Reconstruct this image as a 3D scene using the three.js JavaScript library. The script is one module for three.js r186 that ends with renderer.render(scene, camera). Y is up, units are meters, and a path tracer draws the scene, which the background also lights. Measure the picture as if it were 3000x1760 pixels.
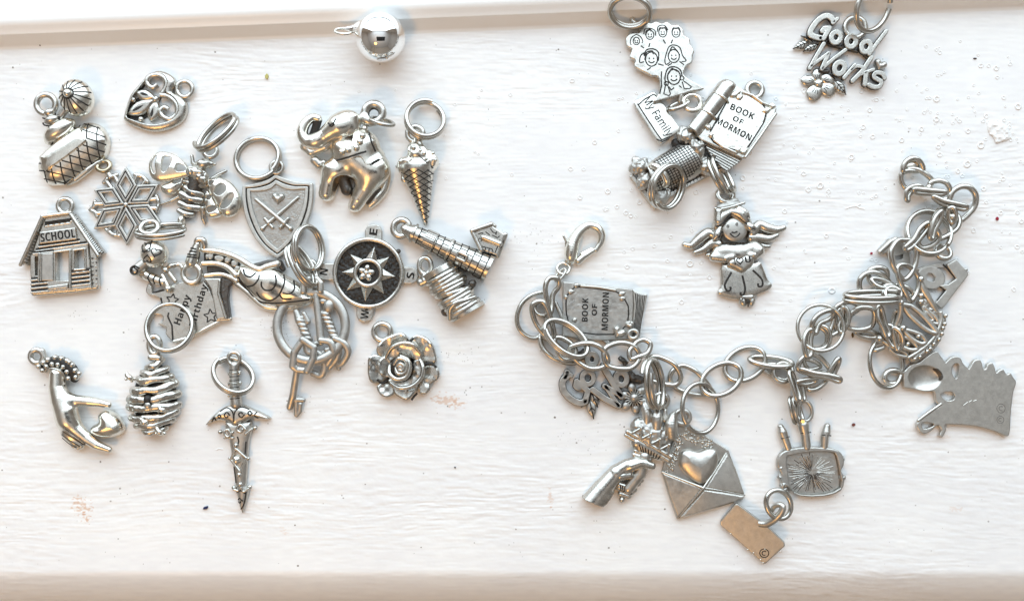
import * as THREE from 'three';
import { mergeGeometries } from 'three/addons/utils/BufferGeometryUtils.js';
import { TextGeometry } from 'three/addons/geometries/TextGeometry.js';
import { FontLoader } from 'three/addons/loaders/FontLoader.js';
import { RectAreaLightUniformsLib } from 'three/addons/lights/RectAreaLightUniformsLib.js';

// ---------------------------------------------------------------- camera, light, exposure
const S = 6e-5;                       // metres per pixel of the photograph on the sill
const CX = 1500, CY = 880;            // middle of the photograph
const D = (880 * S) / Math.tan(THREE.MathUtils.degToRad(15));
const scene = new THREE.Scene();
scene.background = new THREE.Color(0, 0, 0);
const camera = new THREE.PerspectiveCamera(30, 3000 / 1760, 0.01, 20);
camera.position.set(0, D, 0);
camera.up.set(0, 0, -1);
camera.lookAt(0, 0, 0);
camera.updateMatrixWorld();
const renderer = new THREE.WebGLRenderer({ antialias: true });
renderer.setSize(1024, 600);
renderer.toneMapping = THREE.LinearToneMapping;
renderer.toneMappingExposure = 1.0;
renderer.shadowMap.enabled = true;
RectAreaLightUniformsLib.init();

const WIN = { w: 1.1, h: 0.95, y: 0.51, z: -0.36, L: 2.95 };
{ // daylight through the window above the top edge of the picture
  const sun = new THREE.RectAreaLight(new THREE.Color(0.765, 0.895, 1.0), WIN.L, WIN.w, WIN.h);
  sun.position.set(-0.04, WIN.y, WIN.z + 0.004);
  sun.lookAt(-0.04, WIN.y, 1);
  sun.name = 'window_daylight';
  scene.add(sun);
}
const LAMP = { p: [-0.2, 0.46, 0.36], r: 0.055, I: 0.2 };
{ // warm table lamp on the room's side
  const l = new THREE.PointLight(new THREE.Color(1.0, 0.52, 0.16), LAMP.I);
  l.position.set(...LAMP.p);
  l.castShadow = true;
  l.shadow.radius = LAMP.r / 0.02;
  l.name = 'table_lamp_glow';
  scene.add(l);
}

// ---------------------------------------------------------------- small helpers
const R = (d) => (d * Math.PI) / 180;
let seed = 7;
const rnd = () => { seed = (seed + 0x6d2b79f5) | 0; let t = Math.imul(seed ^ (seed >>> 15), 1 | seed); t = (t + Math.imul(t ^ (t >>> 7), 61 | t)) ^ t; return ((t ^ (t >>> 14)) >>> 0) / 4294967296; };
const clamp = (v, a, b) => (v < a ? a : v > b ? b : v);
const hash = (x, y, z) => { let n = Math.imul(x, 374761393) + Math.imul(y, 668265263) + Math.imul(z, 2147483647 - 69); n = Math.imul(n ^ (n >>> 13), 1274126177); return ((n ^ (n >>> 16)) >>> 0) / 4294967295; };
function noise(x, y, z = 0) {
  const X = Math.floor(x), Y = Math.floor(y), Z = Math.floor(z);
  let u = x - X, v = y - Y, w = z - Z;
  u = u * u * (3 - 2 * u); v = v * v * (3 - 2 * v); w = w * w * (3 - 2 * w);
  const l = (a, b, t) => a + (b - a) * t;
  return l(l(l(hash(X, Y, Z), hash(X + 1, Y, Z), u), l(hash(X, Y + 1, Z), hash(X + 1, Y + 1, Z), u), v),
    l(l(hash(X, Y, Z + 1), hash(X + 1, Y, Z + 1), u), l(hash(X, Y + 1, Z + 1), hash(X + 1, Y + 1, Z + 1), u), v), w) * 2 - 1;
}
const names = new Map();
function numbered(n) { const k = names.get(n) ?? 0; names.set(n, k + 1); return k ? `${n}_${String(k).padStart(3, '0')}` : n; }
function tag(o, label, category, group) { o.userData.label = label; o.userData.category = category; if (group) o.userData.group = group; return o; }
function dress(m) { m.castShadow = true; m.receiveShadow = true; return m; }

// ---------------------------------------------------------------- textures and materials
function dataTex(w, h, fn, srgb) {
  const a = new Uint8Array(w * h * 4);
  for (let y = 0; y < h; y++) for (let x = 0; x < w; x++) {
    const c = fn(x, y), i = (y * w + x) * 4;
    if (typeof c === 'number') a[i] = a[i + 1] = a[i + 2] = clamp(c * 255, 0, 255); else { a[i] = clamp(c[0] * 255, 0, 255); a[i + 1] = clamp(c[1] * 255, 0, 255); a[i + 2] = clamp(c[2] * 255, 0, 255); }
    a[i + 3] = 255;
  }
  const t = new THREE.DataTexture(a, w, h, THREE.RGBAFormat);
  t.wrapS = t.wrapT = THREE.RepeatWrapping; t.magFilter = THREE.LinearFilter; t.minFilter = THREE.LinearFilter;
  if (srgb) t.colorSpace = THREE.SRGBColorSpace;
  t.needsUpdate = true;
  return t;
}
// tileable noise: period p cells over the tile
const tn = (x, y, p, o) => { const X = Math.floor(x), Y = Math.floor(y); let u = x - X, v = y - Y; u = u * u * (3 - 2 * u); v = v * v * (3 - 2 * v); const m = (a) => ((a % p) + p) % p; const h = (i, j) => hash(m(i), m(j), o); return (h(X, Y) * (1 - u) + h(X + 1, Y) * u) * (1 - v) + (h(X, Y + 1) * (1 - u) + h(X + 1, Y + 1) * u) * v; };
const castBump = dataTex(256, 256, (x, y) => 0.45 * tn(x / 256 * 20, y / 256 * 20, 20, 1) + 0.35 * tn(x / 256 * 48, y / 256 * 48, 48, 2) + 0.2 * tn(x / 256 * 110, y / 256 * 110, 110, 3));
const castRough = dataTex(256, 256, (x, y) => { const n = 0.55 * tn(x / 256 * 14, y / 256 * 14, 14, 5) + 0.3 * tn(x / 256 * 40, y / 256 * 40, 40, 6) + 0.15 * tn(x / 256 * 100, y / 256 * 100, 100, 7); return 0.55 + 0.45 * n; });
const castTone = dataTex(256, 256, (x, y) => { const n = 0.5 * tn(x / 256 * 12, y / 256 * 12, 12, 8) + 0.3 * tn(x / 256 * 34, y / 256 * 34, 34, 9) + 0.2 * tn(x / 256 * 90, y / 256 * 90, 90, 10); return 0.72 + 0.28 * n; });
for (const t of [castBump, castRough, castTone]) t.repeat.set(140, 140);   // one tile is 7 mm
const metal = (c, rough, bump) => new THREE.MeshStandardMaterial({ color: new THREE.Color().setRGB(...c), metalness: 1, roughness: rough, roughnessMap: castRough, map: castTone, bumpMap: castBump, bumpScale: bump });
const M = {
  bright: metal([0.90, 0.87, 0.79], 0.3, 4e-6),
  silver: metal([0.68, 0.655, 0.60], 0.36, 7e-6),
  pewter: metal([0.65, 0.625, 0.575], 0.5, 1.5e-5),
  dull: metal([0.57, 0.55, 0.51], 0.56, 1.8e-5),
  matte: metal([0.5, 0.48, 0.445], 0.66, 1.6e-5),
  wire: metal([0.64, 0.61, 0.555], 0.3, 3e-6),
  brass: metal([0.55, 0.47, 0.34], 0.3, 4e-6),
  chrome: new THREE.MeshStandardMaterial({ color: new THREE.Color().setRGB(0.95, 0.945, 0.93), metalness: 1, roughness: 0.05 }),
  patina: new THREE.MeshStandardMaterial({ color: new THREE.Color().setRGB(0.03, 0.027, 0.024), metalness: 0.35, roughness: 0.5, bumpMap: castBump, bumpScale: 1e-4 }),
  patinaSoft: new THREE.MeshStandardMaterial({ color: new THREE.Color().setRGB(0.11, 0.1, 0.09), metalness: 0.8, roughness: 0.45, roughnessMap: castRough, bumpMap: castBump, bumpScale: 1e-4 }),
};

// ---------------------------------------------------------------- shapes: signed distances {f, b}; x right, y towards the room, z up
const U = (...s) => { s = s.flat(); const fs = s.map((q) => q.f), n = fs.length; return { f: (x, y, z) => { let d = fs[0](x, y, z); for (let i = 1; i < n; i++) { const e = fs[i](x, y, z); if (e < d) d = e; } return d; }, b: bb(s) }; };
const bb = (s) => s.reduce((b, q) => b.map((v, i) => (i < 3 ? Math.min(v, q.b[i]) : Math.max(v, q.b[i]))), [1e9, 1e9, 1e9, -1e9, -1e9, -1e9]);
const SU = (k, ...s) => { s = s.flat(); const fs = s.map((q) => q.f), n = fs.length; return { f: (x, y, z) => { let d = fs[0](x, y, z); for (let i = 1; i < n; i++) { const e = fs[i](x, y, z), h = Math.max(k - Math.abs(d - e), 0) / k; d = Math.min(d, e) - h * h * k * 0.25; } return d; }, b: bb(s) }; };
const DIFF = (a, b, k = 0) => ({ f: (x, y, z) => { const p = a.f(x, y, z), q = -b.f(x, y, z); if (!k) return Math.max(p, q); const h = Math.max(k - Math.abs(p - q), 0) / k; return Math.max(p, q) + h * h * k * 0.25; }, b: a.b });
const AND = (a, b) => ({ f: (x, y, z) => Math.max(a.f(x, y, z), b.f(x, y, z)), b: a.b.map((v, i) => (i < 3 ? Math.max(v, b.b[i]) : Math.min(v, b.b[i]))) });
const OFF = (a, r) => ({ f: (x, y, z) => a.f(x, y, z) - r, b: a.b.map((v, i) => (i < 3 ? v - r : v + r)) });
const ROUGH = (a, amp, len) => ({ f: (x, y, z) => { const d = a.f(x, y, z); return Math.abs(d) < amp * 4 ? d + amp * noise(x / len, y / len, z / len) : d; }, b: a.b.map((v, i) => (i < 3 ? v - amp : v + amp)) });
const cap = (a, b) => {
  const [ax, ay, az, ra] = a, [bx, by, bz, rb] = b, dx = bx - ax, dy = by - ay, dz = bz - az, l2 = dx * dx + dy * dy + dz * dz || 1;
  return { f: (x, y, z) => { const px = x - ax, py = y - ay, pz = z - az, t = clamp((px * dx + py * dy + pz * dz) / l2, 0, 1), ex = px - dx * t, ey = py - dy * t, ez = pz - dz * t; return Math.sqrt(ex * ex + ey * ey + ez * ez) - (ra + (rb - ra) * t); },
    b: [Math.min(ax - ra, bx - rb), Math.min(ay - ra, by - rb), Math.min(az - ra, bz - rb), Math.max(ax + ra, bx + rb), Math.max(ay + ra, by + rb), Math.max(az + ra, bz + rb)] };
};
// smooth curve through points of any dimension
function sp(pts, n = 4, closed = false) {
  const out = [], N = pts.length, g = (i) => (closed ? pts[((i % N) + N) % N] : pts[clamp(i, 0, N - 1)]), m = closed ? N : N - 1;
  for (let i = 0; i < m; i++) for (let j = 0; j < n; j++) {
    const t = j / n, a = g(i - 1), b = g(i), c = g(i + 1), d = g(i + 2);
    out.push(b.map((_, k) => 0.5 * (2 * b[k] + (c[k] - a[k]) * t + (2 * a[k] - 5 * b[k] + 4 * c[k] - d[k]) * t * t + (3 * b[k] - a[k] - 3 * c[k] + d[k]) * t * t * t)));
  }
  if (!closed) out.push(pts[N - 1]);
  return out;
}
const path = (pts) => U(pts.slice(1).map((p, i) => cap(pts[i], p)));      // points are [x, y, z, r]
const spath = (pts, n = 4) => path(sp(pts, n));
const ell = (c, r, deg = 0) => {
  const [cx, cy, cz] = c, [rx, ry, rz] = r, co = Math.cos(R(deg)), si = Math.sin(R(deg)), m = Math.max(rx, ry);
  return { f: (x, y, z) => { const a = x - cx, b = y - cy, p = (a * co + b * si) / rx, q = (-a * si + b * co) / ry, w = (z - cz) / rz, k0 = Math.sqrt(p * p + q * q + w * w), k1 = Math.sqrt((p / rx) ** 2 + (q / ry) ** 2 + (w / rz) ** 2); return k1 ? (k0 * (k0 - 1)) / k1 : -Math.min(rx, ry, rz); }, b: [cx - m, cy - m, cz - rz, cx + m, cy + m, cz + rz] };
};
const sph = (x, y, z, r) => cap([x, y, z, r], [x, y, z, r]);
const tor = (cx, cy, cz, Rr, r) => ({ f: (x, y, z) => Math.hypot(Math.hypot(x - cx, y - cy) - Rr, z - cz) - r, b: [cx - Rr - r, cy - Rr - r, cz - r, cx + Rr + r, cy + Rr + r, cz + r] });
// distance inside a polygon (positive inside), remembered for one column
function poly2(P) {
  const n = P.length; let lx = NaN, ly = NaN, ld = 0;
  return (x, y) => {
    if (x === lx && y === ly) return ld;
    let d = 1e18, s = -1;
    for (let i = 0, j = n - 1; i < n; j = i++) {
      const ex = P[j][0] - P[i][0], ey = P[j][1] - P[i][1], wx = x - P[i][0], wy = y - P[i][1], t = clamp((wx * ex + wy * ey) / (ex * ex + ey * ey || 1), 0, 1), bx = wx - ex * t, by = wy - ey * t, q = bx * bx + by * by;
      if (q < d) d = q;
      const c1 = y >= P[i][1], c2 = y < P[j][1], c3 = ex * wy > ey * wx;
      if ((c1 && c2 && c3) || (!c1 && !c2 && !c3)) s = -s;
    }
    lx = x; ly = y; ld = s * Math.sqrt(d);
    return ld;
  };
}
const pbox = (P, z0, z1) => [Math.min(...P.map((p) => p[0])), Math.min(...P.map((p) => p[1])), z0, Math.max(...P.map((p) => p[0])), Math.max(...P.map((p) => p[1])), z1];
// a flat plate with a rounded rim, and a plate that swells towards its middle
const plate = (P, z0, z1, r = 6) => { const d2 = poly2(P), zm = (z0 + z1) / 2, hz = (z1 - z0) / 2; return { d2, f: (x, y, z) => { const a = -d2(x, y) + r, b = Math.abs(z - zm) - hz + r; return Math.min(Math.max(a, b), 0) + Math.hypot(Math.max(a, 0), Math.max(b, 0)) - r; }, b: pbox(P, z0, z1) }; };
const puff = (P, z0, edge, dome, w) => { const d2 = poly2(P); return { d2, f: (x, y, z) => { const d = d2(x, y), t = clamp(d / w, 0, 1), top = z0 + edge + dome * Math.sqrt(1 - (1 - t) * (1 - t)); return Math.max(-d, z0 - z, (z - top) * 0.6); }, b: pbox(P, z0, z0 + edge + dome) }; };
const column = (P) => { const d2 = poly2(P); return { d2, f: (x, y) => -d2(x, y), b: pbox(P, -1e4, 1e4) }; };
const grow = (P, k) => { const n = P.length, cx = P.reduce((a, p) => a + p[0], 0) / n, cy = P.reduce((a, p) => a + p[1], 0) / n; return P.map(([x, y]) => [cx + (x - cx) * k, cy + (y - cy) * k]); };
const ring2 = (cx, cy, rx, ry = rx, deg = 0, n = 28) => Array.from({ length: n }, (_, i) => { const t = (i / n) * Math.PI * 2, a = rx * Math.cos(t), b = ry * Math.sin(t); return [cx + a * Math.cos(R(deg)) - b * Math.sin(R(deg)), cy + a * Math.sin(R(deg)) + b * Math.cos(R(deg))]; });
const arc = (cx, cy, rx, ry, a0, a1, n = 12, deg = 0) => Array.from({ length: n + 1 }, (_, i) => { const t = R(a0 + ((a1 - a0) * i) / n), a = rx * Math.cos(t), b = ry * Math.sin(t); return [cx + a * Math.cos(R(deg)) - b * Math.sin(R(deg)), cy + a * Math.sin(R(deg)) + b * Math.cos(R(deg))]; });
// heart outline: middle, half-width, turn in degrees (0 = tip towards the room)
const heart2 = (cx, cy, s, deg = 0, n = 30) => Array.from({ length: n }, (_, i) => { const t = (i / n) * Math.PI * 2, a = (16 * Math.sin(t) ** 3) / 16 * s, b = -(13 * Math.cos(t) - 5 * Math.cos(2 * t) - 2 * Math.cos(3 * t) - Math.cos(4 * t)) / 16 * s; return [cx + a * Math.cos(R(deg)) - b * Math.sin(R(deg)), cy + a * Math.sin(R(deg)) + b * Math.cos(R(deg))]; });
const leaf2 = (x0, y0, x1, y1, w, n = 7) => { const dx = x1 - x0, dy = y1 - y0, l = Math.hypot(dx, dy), nx = -dy / l, ny = dx / l, o = []; for (let i = 0; i <= n; i++) { const t = i / n, k = Math.sin(Math.PI * t ** 0.85) * w; o.push([x0 + dx * t + nx * k, y0 + dy * t + ny * k]); } for (let i = n - 1; i > 0; i--) { const t = i / n, k = Math.sin(Math.PI * t ** 0.85) * w; o.push([x0 + dx * t - nx * k, y0 + dy * t - ny * k]); } return o; };
const star2 = (cx, cy, r, r2, deg = 0, k = 5) => Array.from({ length: 2 * k }, (_, i) => { const a = R(deg - 90 + (i * 180) / k), q = i % 2 ? r2 : r; return [cx + q * Math.cos(a), cy + q * Math.sin(a)]; });
const along = (pts, z, r) => pts.map((p) => [p[0], p[1], p[2] ?? z, p[3] ?? r]);

// surface of a signed distance as a mesh, in the shape's own units (surface nets)
function net(q, cell) {
  const pad = cell * 1.6, [x0, y0, z0] = q.b.slice(0, 3).map((v) => v - pad), f = q.f;
  const nx = Math.ceil((q.b[3] + pad - x0) / cell) + 1, ny = Math.ceil((q.b[4] + pad - y0) / cell) + 1, nz = Math.ceil((q.b[5] + pad - z0) / cell) + 1;
  const V = new Float32Array(nx * ny * nz), I = (i, j, k) => (i * ny + j) * nz + k, B = 4;
  for (let bi = 0; bi < nx; bi += B) for (let bj = 0; bj < ny; bj += B) for (let bk = 0; bk < nz; bk += B) {
    const h = (B - 1) * cell * 0.5, d = f(x0 + bi * cell + h, y0 + bj * cell + h, z0 + bk * cell + h), far = Math.abs(d) > h * 1.75 * 1.35 + cell;
    for (let i = bi; i < Math.min(bi + B, nx); i++) for (let j = bj; j < Math.min(bj + B, ny); j++) for (let k = bk; k < Math.min(bk + B, nz); k++) V[I(i, j, k)] = far ? d : f(x0 + i * cell, y0 + j * cell, z0 + k * cell);
  }
  const id = new Int32Array(nx * ny * nz).fill(-1), pos = [], nor = [], idx = [], E = cell * 0.2;
  const grad = (x, y, z) => [f(x + E, y, z) - f(x - E, y, z), f(x, y + E, z) - f(x, y - E, z), f(x, y, z + E) - f(x, y, z - E)];
  const co = [0, 1].flatMap((i) => [0, 1].flatMap((j) => [0, 1].map((k) => [i, j, k])));
  const edges = [[0, 1], [2, 3], [4, 5], [6, 7], [0, 2], [1, 3], [4, 6], [5, 7], [0, 4], [1, 5], [2, 6], [3, 7]];
  for (let i = 0; i < nx - 1; i++) for (let j = 0; j < ny - 1; j++) for (let k = 0; k < nz - 1; k++) {
    let m = 0; const v = [];
    for (let c = 0; c < 8; c++) { const w = V[I(i + co[c][0], j + co[c][1], k + co[c][2])]; v.push(w); if (w < 0) m |= 1 << c; }
    if (m === 0 || m === 255) continue;
    let sx = 0, sy = 0, sz = 0, n = 0;
    for (const [a, b] of edges) if (v[a] < 0 !== v[b] < 0) { const t = v[a] / (v[a] - v[b]); sx += co[a][0] + (co[b][0] - co[a][0]) * t; sy += co[a][1] + (co[b][1] - co[a][1]) * t; sz += co[a][2] + (co[b][2] - co[a][2]) * t; n++; }
    let x = x0 + (i + sx / n) * cell, y = y0 + (j + sy / n) * cell, z = z0 + (k + sz / n) * cell;
    const d = f(x, y, z); let g = grad(x, y, z); const l2 = (g[0] * g[0] + g[1] * g[1] + g[2] * g[2]) / (4 * E * E);
    if (l2 > 0.05) { const s = clamp(-d / l2, -cell * 0.5, cell * 0.5) / (2 * E); x += g[0] * s; y += g[1] * s; z += g[2] * s; g = grad(x, y, z); }
    const l = Math.hypot(...g) || 1;
    id[I(i, j, k)] = pos.length / 3; pos.push(x, y, z); nor.push(g[0] / l, g[1] / l, g[2] / l);
  }
  const quad = (a, b, c, d, flip) => { if (a < 0 || b < 0 || c < 0 || d < 0) return; if (flip) idx.push(a, c, b, a, d, c); else idx.push(a, b, c, a, c, d); };
  for (let i = 1; i < nx - 1; i++) for (let j = 1; j < ny - 1; j++) for (let k = 1; k < nz - 1; k++) {
    const s = V[I(i, j, k)] < 0;
    if (s !== V[I(i + 1, j, k)] < 0) quad(id[I(i, j - 1, k - 1)], id[I(i, j, k - 1)], id[I(i, j, k)], id[I(i, j - 1, k)], s);
    if (s !== V[I(i, j + 1, k)] < 0) quad(id[I(i - 1, j, k - 1)], id[I(i - 1, j, k)], id[I(i, j, k)], id[I(i, j, k - 1)], s);
    if (s !== V[I(i, j, k + 1)] < 0) quad(id[I(i - 1, j - 1, k)], id[I(i, j - 1, k)], id[I(i, j, k)], id[I(i - 1, j, k)], s);
  }
  return { pos, nor, idx };
}
// a tube along points [x, y, z, r]
function tubeRaw(pts, closed, sides = 8) {
  const n = pts.length, pos = [], nor = [], idx = [];
  const T = pts.map((_, i) => { const a = closed ? pts[(i - 1 + n) % n] : pts[Math.max(i - 1, 0)], b = closed ? pts[(i + 1) % n] : pts[Math.min(i + 1, n - 1)]; return new THREE.Vector3(b[0] - a[0], b[1] - a[1], b[2] - a[2]).normalize(); });
  const up = new THREE.Vector3(0, 0, 1); if (Math.abs(T[0].z) > 0.9) up.set(1, 0, 0);
  let N = up.clone().sub(T[0].clone().multiplyScalar(up.dot(T[0]))).normalize(); const frames = [];
  for (let i = 0; i < n; i++) { N = N.clone().sub(T[i].clone().multiplyScalar(N.dot(T[i]))); if (N.lengthSq() < 1e-8) N.set(T[i].y, -T[i].x, 0.01); N.normalize(); frames.push([N.clone(), T[i].clone().cross(N)]); }
  let twist = 0;
  if (closed) { const t = T[0], e = N.clone().sub(t.clone().multiplyScalar(N.dot(t))).normalize(); twist = Math.atan2(e.clone().cross(frames[0][0]).dot(t), e.dot(frames[0][0])); }
  for (let i = 0; i < n; i++) for (let j = 0; j < sides; j++) {
    const a = (j / sides) * Math.PI * 2 + (twist * i) / n, c = Math.cos(a), s = Math.sin(a), [p, q] = frames[i], r = pts[i][3];
    const v = [p.x * c + q.x * s, p.y * c + q.y * s, p.z * c + q.z * s];
    nor.push(...v); pos.push(pts[i][0] + v[0] * r, pts[i][1] + v[1] * r, pts[i][2] + v[2] * r);
  }
  for (let i = 0; i < (closed ? n : n - 1); i++) { const m = (i + 1) % n; for (let j = 0; j < sides; j++) { const k = (j + 1) % sides; idx.push(i * sides + j, m * sides + j, m * sides + k, i * sides + j, m * sides + k, i * sides + k); } }
  if (!closed) for (const [i, sgn] of [[0, -1], [n - 1, 1]]) {
    const c = pos.length / 3; pos.push(pts[i][0], pts[i][1], pts[i][2]); nor.push(T[i].x * sgn, T[i].y * sgn, T[i].z * sgn);
    for (let j = 0; j < sides; j++) { const o = i * sides + j; pos.push(pos[o * 3], pos[o * 3 + 1], pos[o * 3 + 2]); nor.push(T[i].x * sgn, T[i].y * sgn, T[i].z * sgn); }
    for (let j = 0; j < sides; j++) idx.push(c, c + 1 + j, c + 1 + ((j + 1) % sides));
  }
  return { pos, nor, idx };
}
const join = (list) => { const o = { pos: [], nor: [], idx: [] }; for (const g of list) { const b = o.pos.length / 3; for (const v of g.pos) o.pos.push(v); for (const v of g.nor) o.nor.push(v); for (const v of g.idx) o.idx.push(v + b); } return o; };
const within = (P) => { const d = poly2(P); return (x, y) => d(x, y) > 0; };

const font = await new FontLoader().loadAsync('fonts/droid/droid_sans_bold.typeface.json');
const fontThin = await new FontLoader().loadAsync('fonts/droid/droid_sans_regular.typeface.json');
const fontSerif = await new FontLoader().loadAsync('fonts/droid/droid_serif_bold.typeface.json');

// A thing on the sill: drawn in the units of a close look at the photograph with corner [x0, y0] and s units per photograph pixel.
class Thing {
  constructor(name, label, category, group, [x0, y0, s], [cx, cy], o = {}) {
    const g = (this.g = new THREE.Group());
    g.name = numbered(name); tag(g, label, category, group); scene.add(g);
    this.s = s; this.k = S / s; this.cx = cx; this.cy = cy; this.cell = 2.3 * s;
    const px = x0 + cx / s, py = y0 + cy / s, far = 1 - ((o.mid ?? 15) * S) / D;
    g.position.set((px - CX) * S * far, 2e-5 + (o.lift ?? 0) * S, (py - CY) * S * far);
    if (o.tiltX) g.rotation.x = R(o.tiltX);
    if (o.tiltZ) g.rotation.z = R(o.tiltZ);
  }
  geo(raw) {
    const n = raw.pos.length / 3, p = new Float32Array(n * 3), q = new Float32Array(n * 3), uv = new Float32Array(n * 2), k = this.k;
    for (let i = 0; i < n; i++) {
      p[i * 3] = (raw.pos[i * 3] - this.cx) * k; p[i * 3 + 1] = raw.pos[i * 3 + 2] * k; p[i * 3 + 2] = (raw.pos[i * 3 + 1] - this.cy) * k;
      q[i * 3] = raw.nor[i * 3]; q[i * 3 + 1] = raw.nor[i * 3 + 2]; q[i * 3 + 2] = raw.nor[i * 3 + 1];
      uv[i * 2] = p[i * 3] + this.cx * k + p[i * 3 + 1] * 0.7; uv[i * 2 + 1] = p[i * 3 + 2] + this.cy * k + p[i * 3 + 1] * 0.7;
    }
    const idx = new Uint32Array(raw.idx.length);
    for (let t = 0; t < idx.length; t += 3) {   // wind every face to its normals
      const [a, b, c] = [raw.idx[t], raw.idx[t + 1], raw.idx[t + 2]], o = (i, j) => p[i * 3 + j];
      const ux = o(b, 0) - o(a, 0), uy = o(b, 1) - o(a, 1), uz = o(b, 2) - o(a, 2), vx = o(c, 0) - o(a, 0), vy = o(c, 1) - o(a, 1), vz = o(c, 2) - o(a, 2);
      const d = (uy * vz - uz * vy) * (q[a * 3] + q[b * 3] + q[c * 3]) + (uz * vx - ux * vz) * (q[a * 3 + 1] + q[b * 3 + 1] + q[c * 3 + 1]) + (ux * vy - uy * vx) * (q[a * 3 + 2] + q[b * 3 + 2] + q[c * 3 + 2]);
      idx[t] = a; idx[t + 1] = d < 0 ? c : b; idx[t + 2] = d < 0 ? b : c;
    }
    const g = new THREE.BufferGeometry();
    g.setAttribute('position', new THREE.BufferAttribute(p, 3)); g.setAttribute('normal', new THREE.BufferAttribute(q, 3)); g.setAttribute('uv', new THREE.BufferAttribute(uv, 2));
    g.setIndex(new THREE.BufferAttribute(idx, 1));
    return g;
  }
  put(name, geometry, m, parent) { const o = dress(new THREE.Mesh(geometry, m)); o.name = name; (parent ?? this.g).add(o); return o; }
  part(name, sdf, m = M.silver, o = {}) { return this.put(name, this.geo(net(sdf, (o.cell ?? 1) * this.cell)), m, o.parent); }
  // tube through points [x, y, z, r]
  tube(name, pts, m = M.silver, o = {}) { return this.put(name, this.geo(tubeRaw(o.n === 0 ? pts : sp(pts, o.n ?? 4, o.closed), o.closed, o.sides ?? 9)), m, o.parent); }
  // a closed or coiled ring seen as an ellipse: half axes a, b, turned by phi; its far side rises by rise
  ring(name, cx, cy, a, b, phi, r, o = {}) {
    const h = o.h ?? r, rise = o.rise ?? 0, turns = o.turns ?? 1, start = R(o.start ?? 0), c = Math.cos(R(phi)), s = Math.sin(R(phi)), n = Math.round(44 * turns), closed = turns === 1 && !o.gap, span = Math.PI * 2 * turns - R(o.gap ?? 0), pts = [];
    const nv = new THREE.Vector3(c, s, 0).cross(new THREE.Vector3(-s * b, c * b, rise)).normalize();
    for (let i = 0; i <= n - (closed ? 1 : 0); i++) {
      const t = start + (span * i) / n, u = a * Math.cos(t), v = b * Math.sin(t), w = turns > 1 ? (i / n - 0.5) * 2.05 * r * turns : 0;
      pts.push([cx + u * c - v * s + nv.x * w, cy + u * s + v * c + nv.y * w, h + rise * Math.sin(t) + nv.z * w, r]);
    }
    return this.put(name, this.geo(tubeRaw(pts, closed, o.sides ?? 9)), o.m ?? M.wire, o.parent);
  }
  loop(cx, cy, Rr, r, o = {}) { return this.ring(o.name ?? 'loop', cx, cy, Rr, o.b ?? Rr, o.phi ?? 0, r, { m: M.silver, h: r * 1.3, ...o }); }
  top(sdf, x, y) { let z = sdf.b[5] + 4; for (let i = 0; i < 90; i++) { const d = sdf.f(x, y, z); if (d < 0.4) return z; z -= Math.max(d * 0.75, 0.6); if (z < sdf.b[2] - 5) return null; } return z; }
  // dark engraved lines that follow a surface: lines are [[x, y], ...]
  lines(name, sdf, lines, r, m = M.patina, o = {}) {
    const raws = [];
    for (const L of lines) {
      let run = [];
      const flush = () => { if (run.length > 1) raws.push(tubeRaw(run, false, o.sides ?? 5)); run = []; };
      const step = o.step ?? 3 * this.s;
      for (let i = 0; i < L.length; i++) {
        const a = L[i], b = L[i + 1], n = b ? Math.max(1, Math.round(Math.hypot(b[0] - a[0], b[1] - a[1]) / step)) : 1;
        for (let j = 0; j < n; j++) { const x = b ? a[0] + ((b[0] - a[0]) * j) / n : a[0], y = b ? a[1] + ((b[1] - a[1]) * j) / n : a[1];
          if (o.keep && !o.keep(x, y)) { flush(); continue; }
          const z = sdf ? this.top(sdf, x, y) : o.z; if (z === null || z < (o.low ?? -1e9)) { flush(); continue; } run.push([x, y, z - r * (o.sink ?? 0.45), r]); }
      }
      flush();
    }
    if (!raws.length) return null;
    return this.put(name, this.geo(join(raws)), m, o.parent);
  }
  hatch(name, sdf, P, deg, gap, r, o = {}) {
    const b = pbox(P, 0, 0), cx = (b[0] + b[3]) / 2, cy = (b[1] + b[4]) / 2, L = Math.hypot(b[3] - b[0], b[4] - b[1]) / 2, c = Math.cos(R(deg)), s = Math.sin(R(deg)), lines = [];
    for (let t = -L; t <= L; t += gap) { const w = (rnd() - 0.5) * gap * (o.jit ?? 0.12), x = cx - s * (t + w), y = cy + c * (t + w), bow = o.bow ?? 0; lines.push(Array.from({ length: 25 }, (_, i) => { const q = i / 12 - 1; return [x + c * L * q - s * bow * q * q, y + s * L * q + c * bow * q * q]; })); }
    const inP = within(P), ex = o.not ? within(o.not) : null;
    return this.lines(name, sdf, lines, r, o.m ?? M.patina, { keep: (x, y) => inP(x, y) && !(ex && ex(x, y)), ...o });
  }
  beads(name, sdf, list, r, m = M.silver, o = {}) { for (const [x, y, q] of list) this.part(name, sph(x, y, (sdf ? this.top(sdf, x, y) ?? 0 : 0) + (o.z ?? 0) + (q ?? r) * (o.sink ?? 0.1), q ?? r), m, { cell: 0.8, ...o }); }
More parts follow.
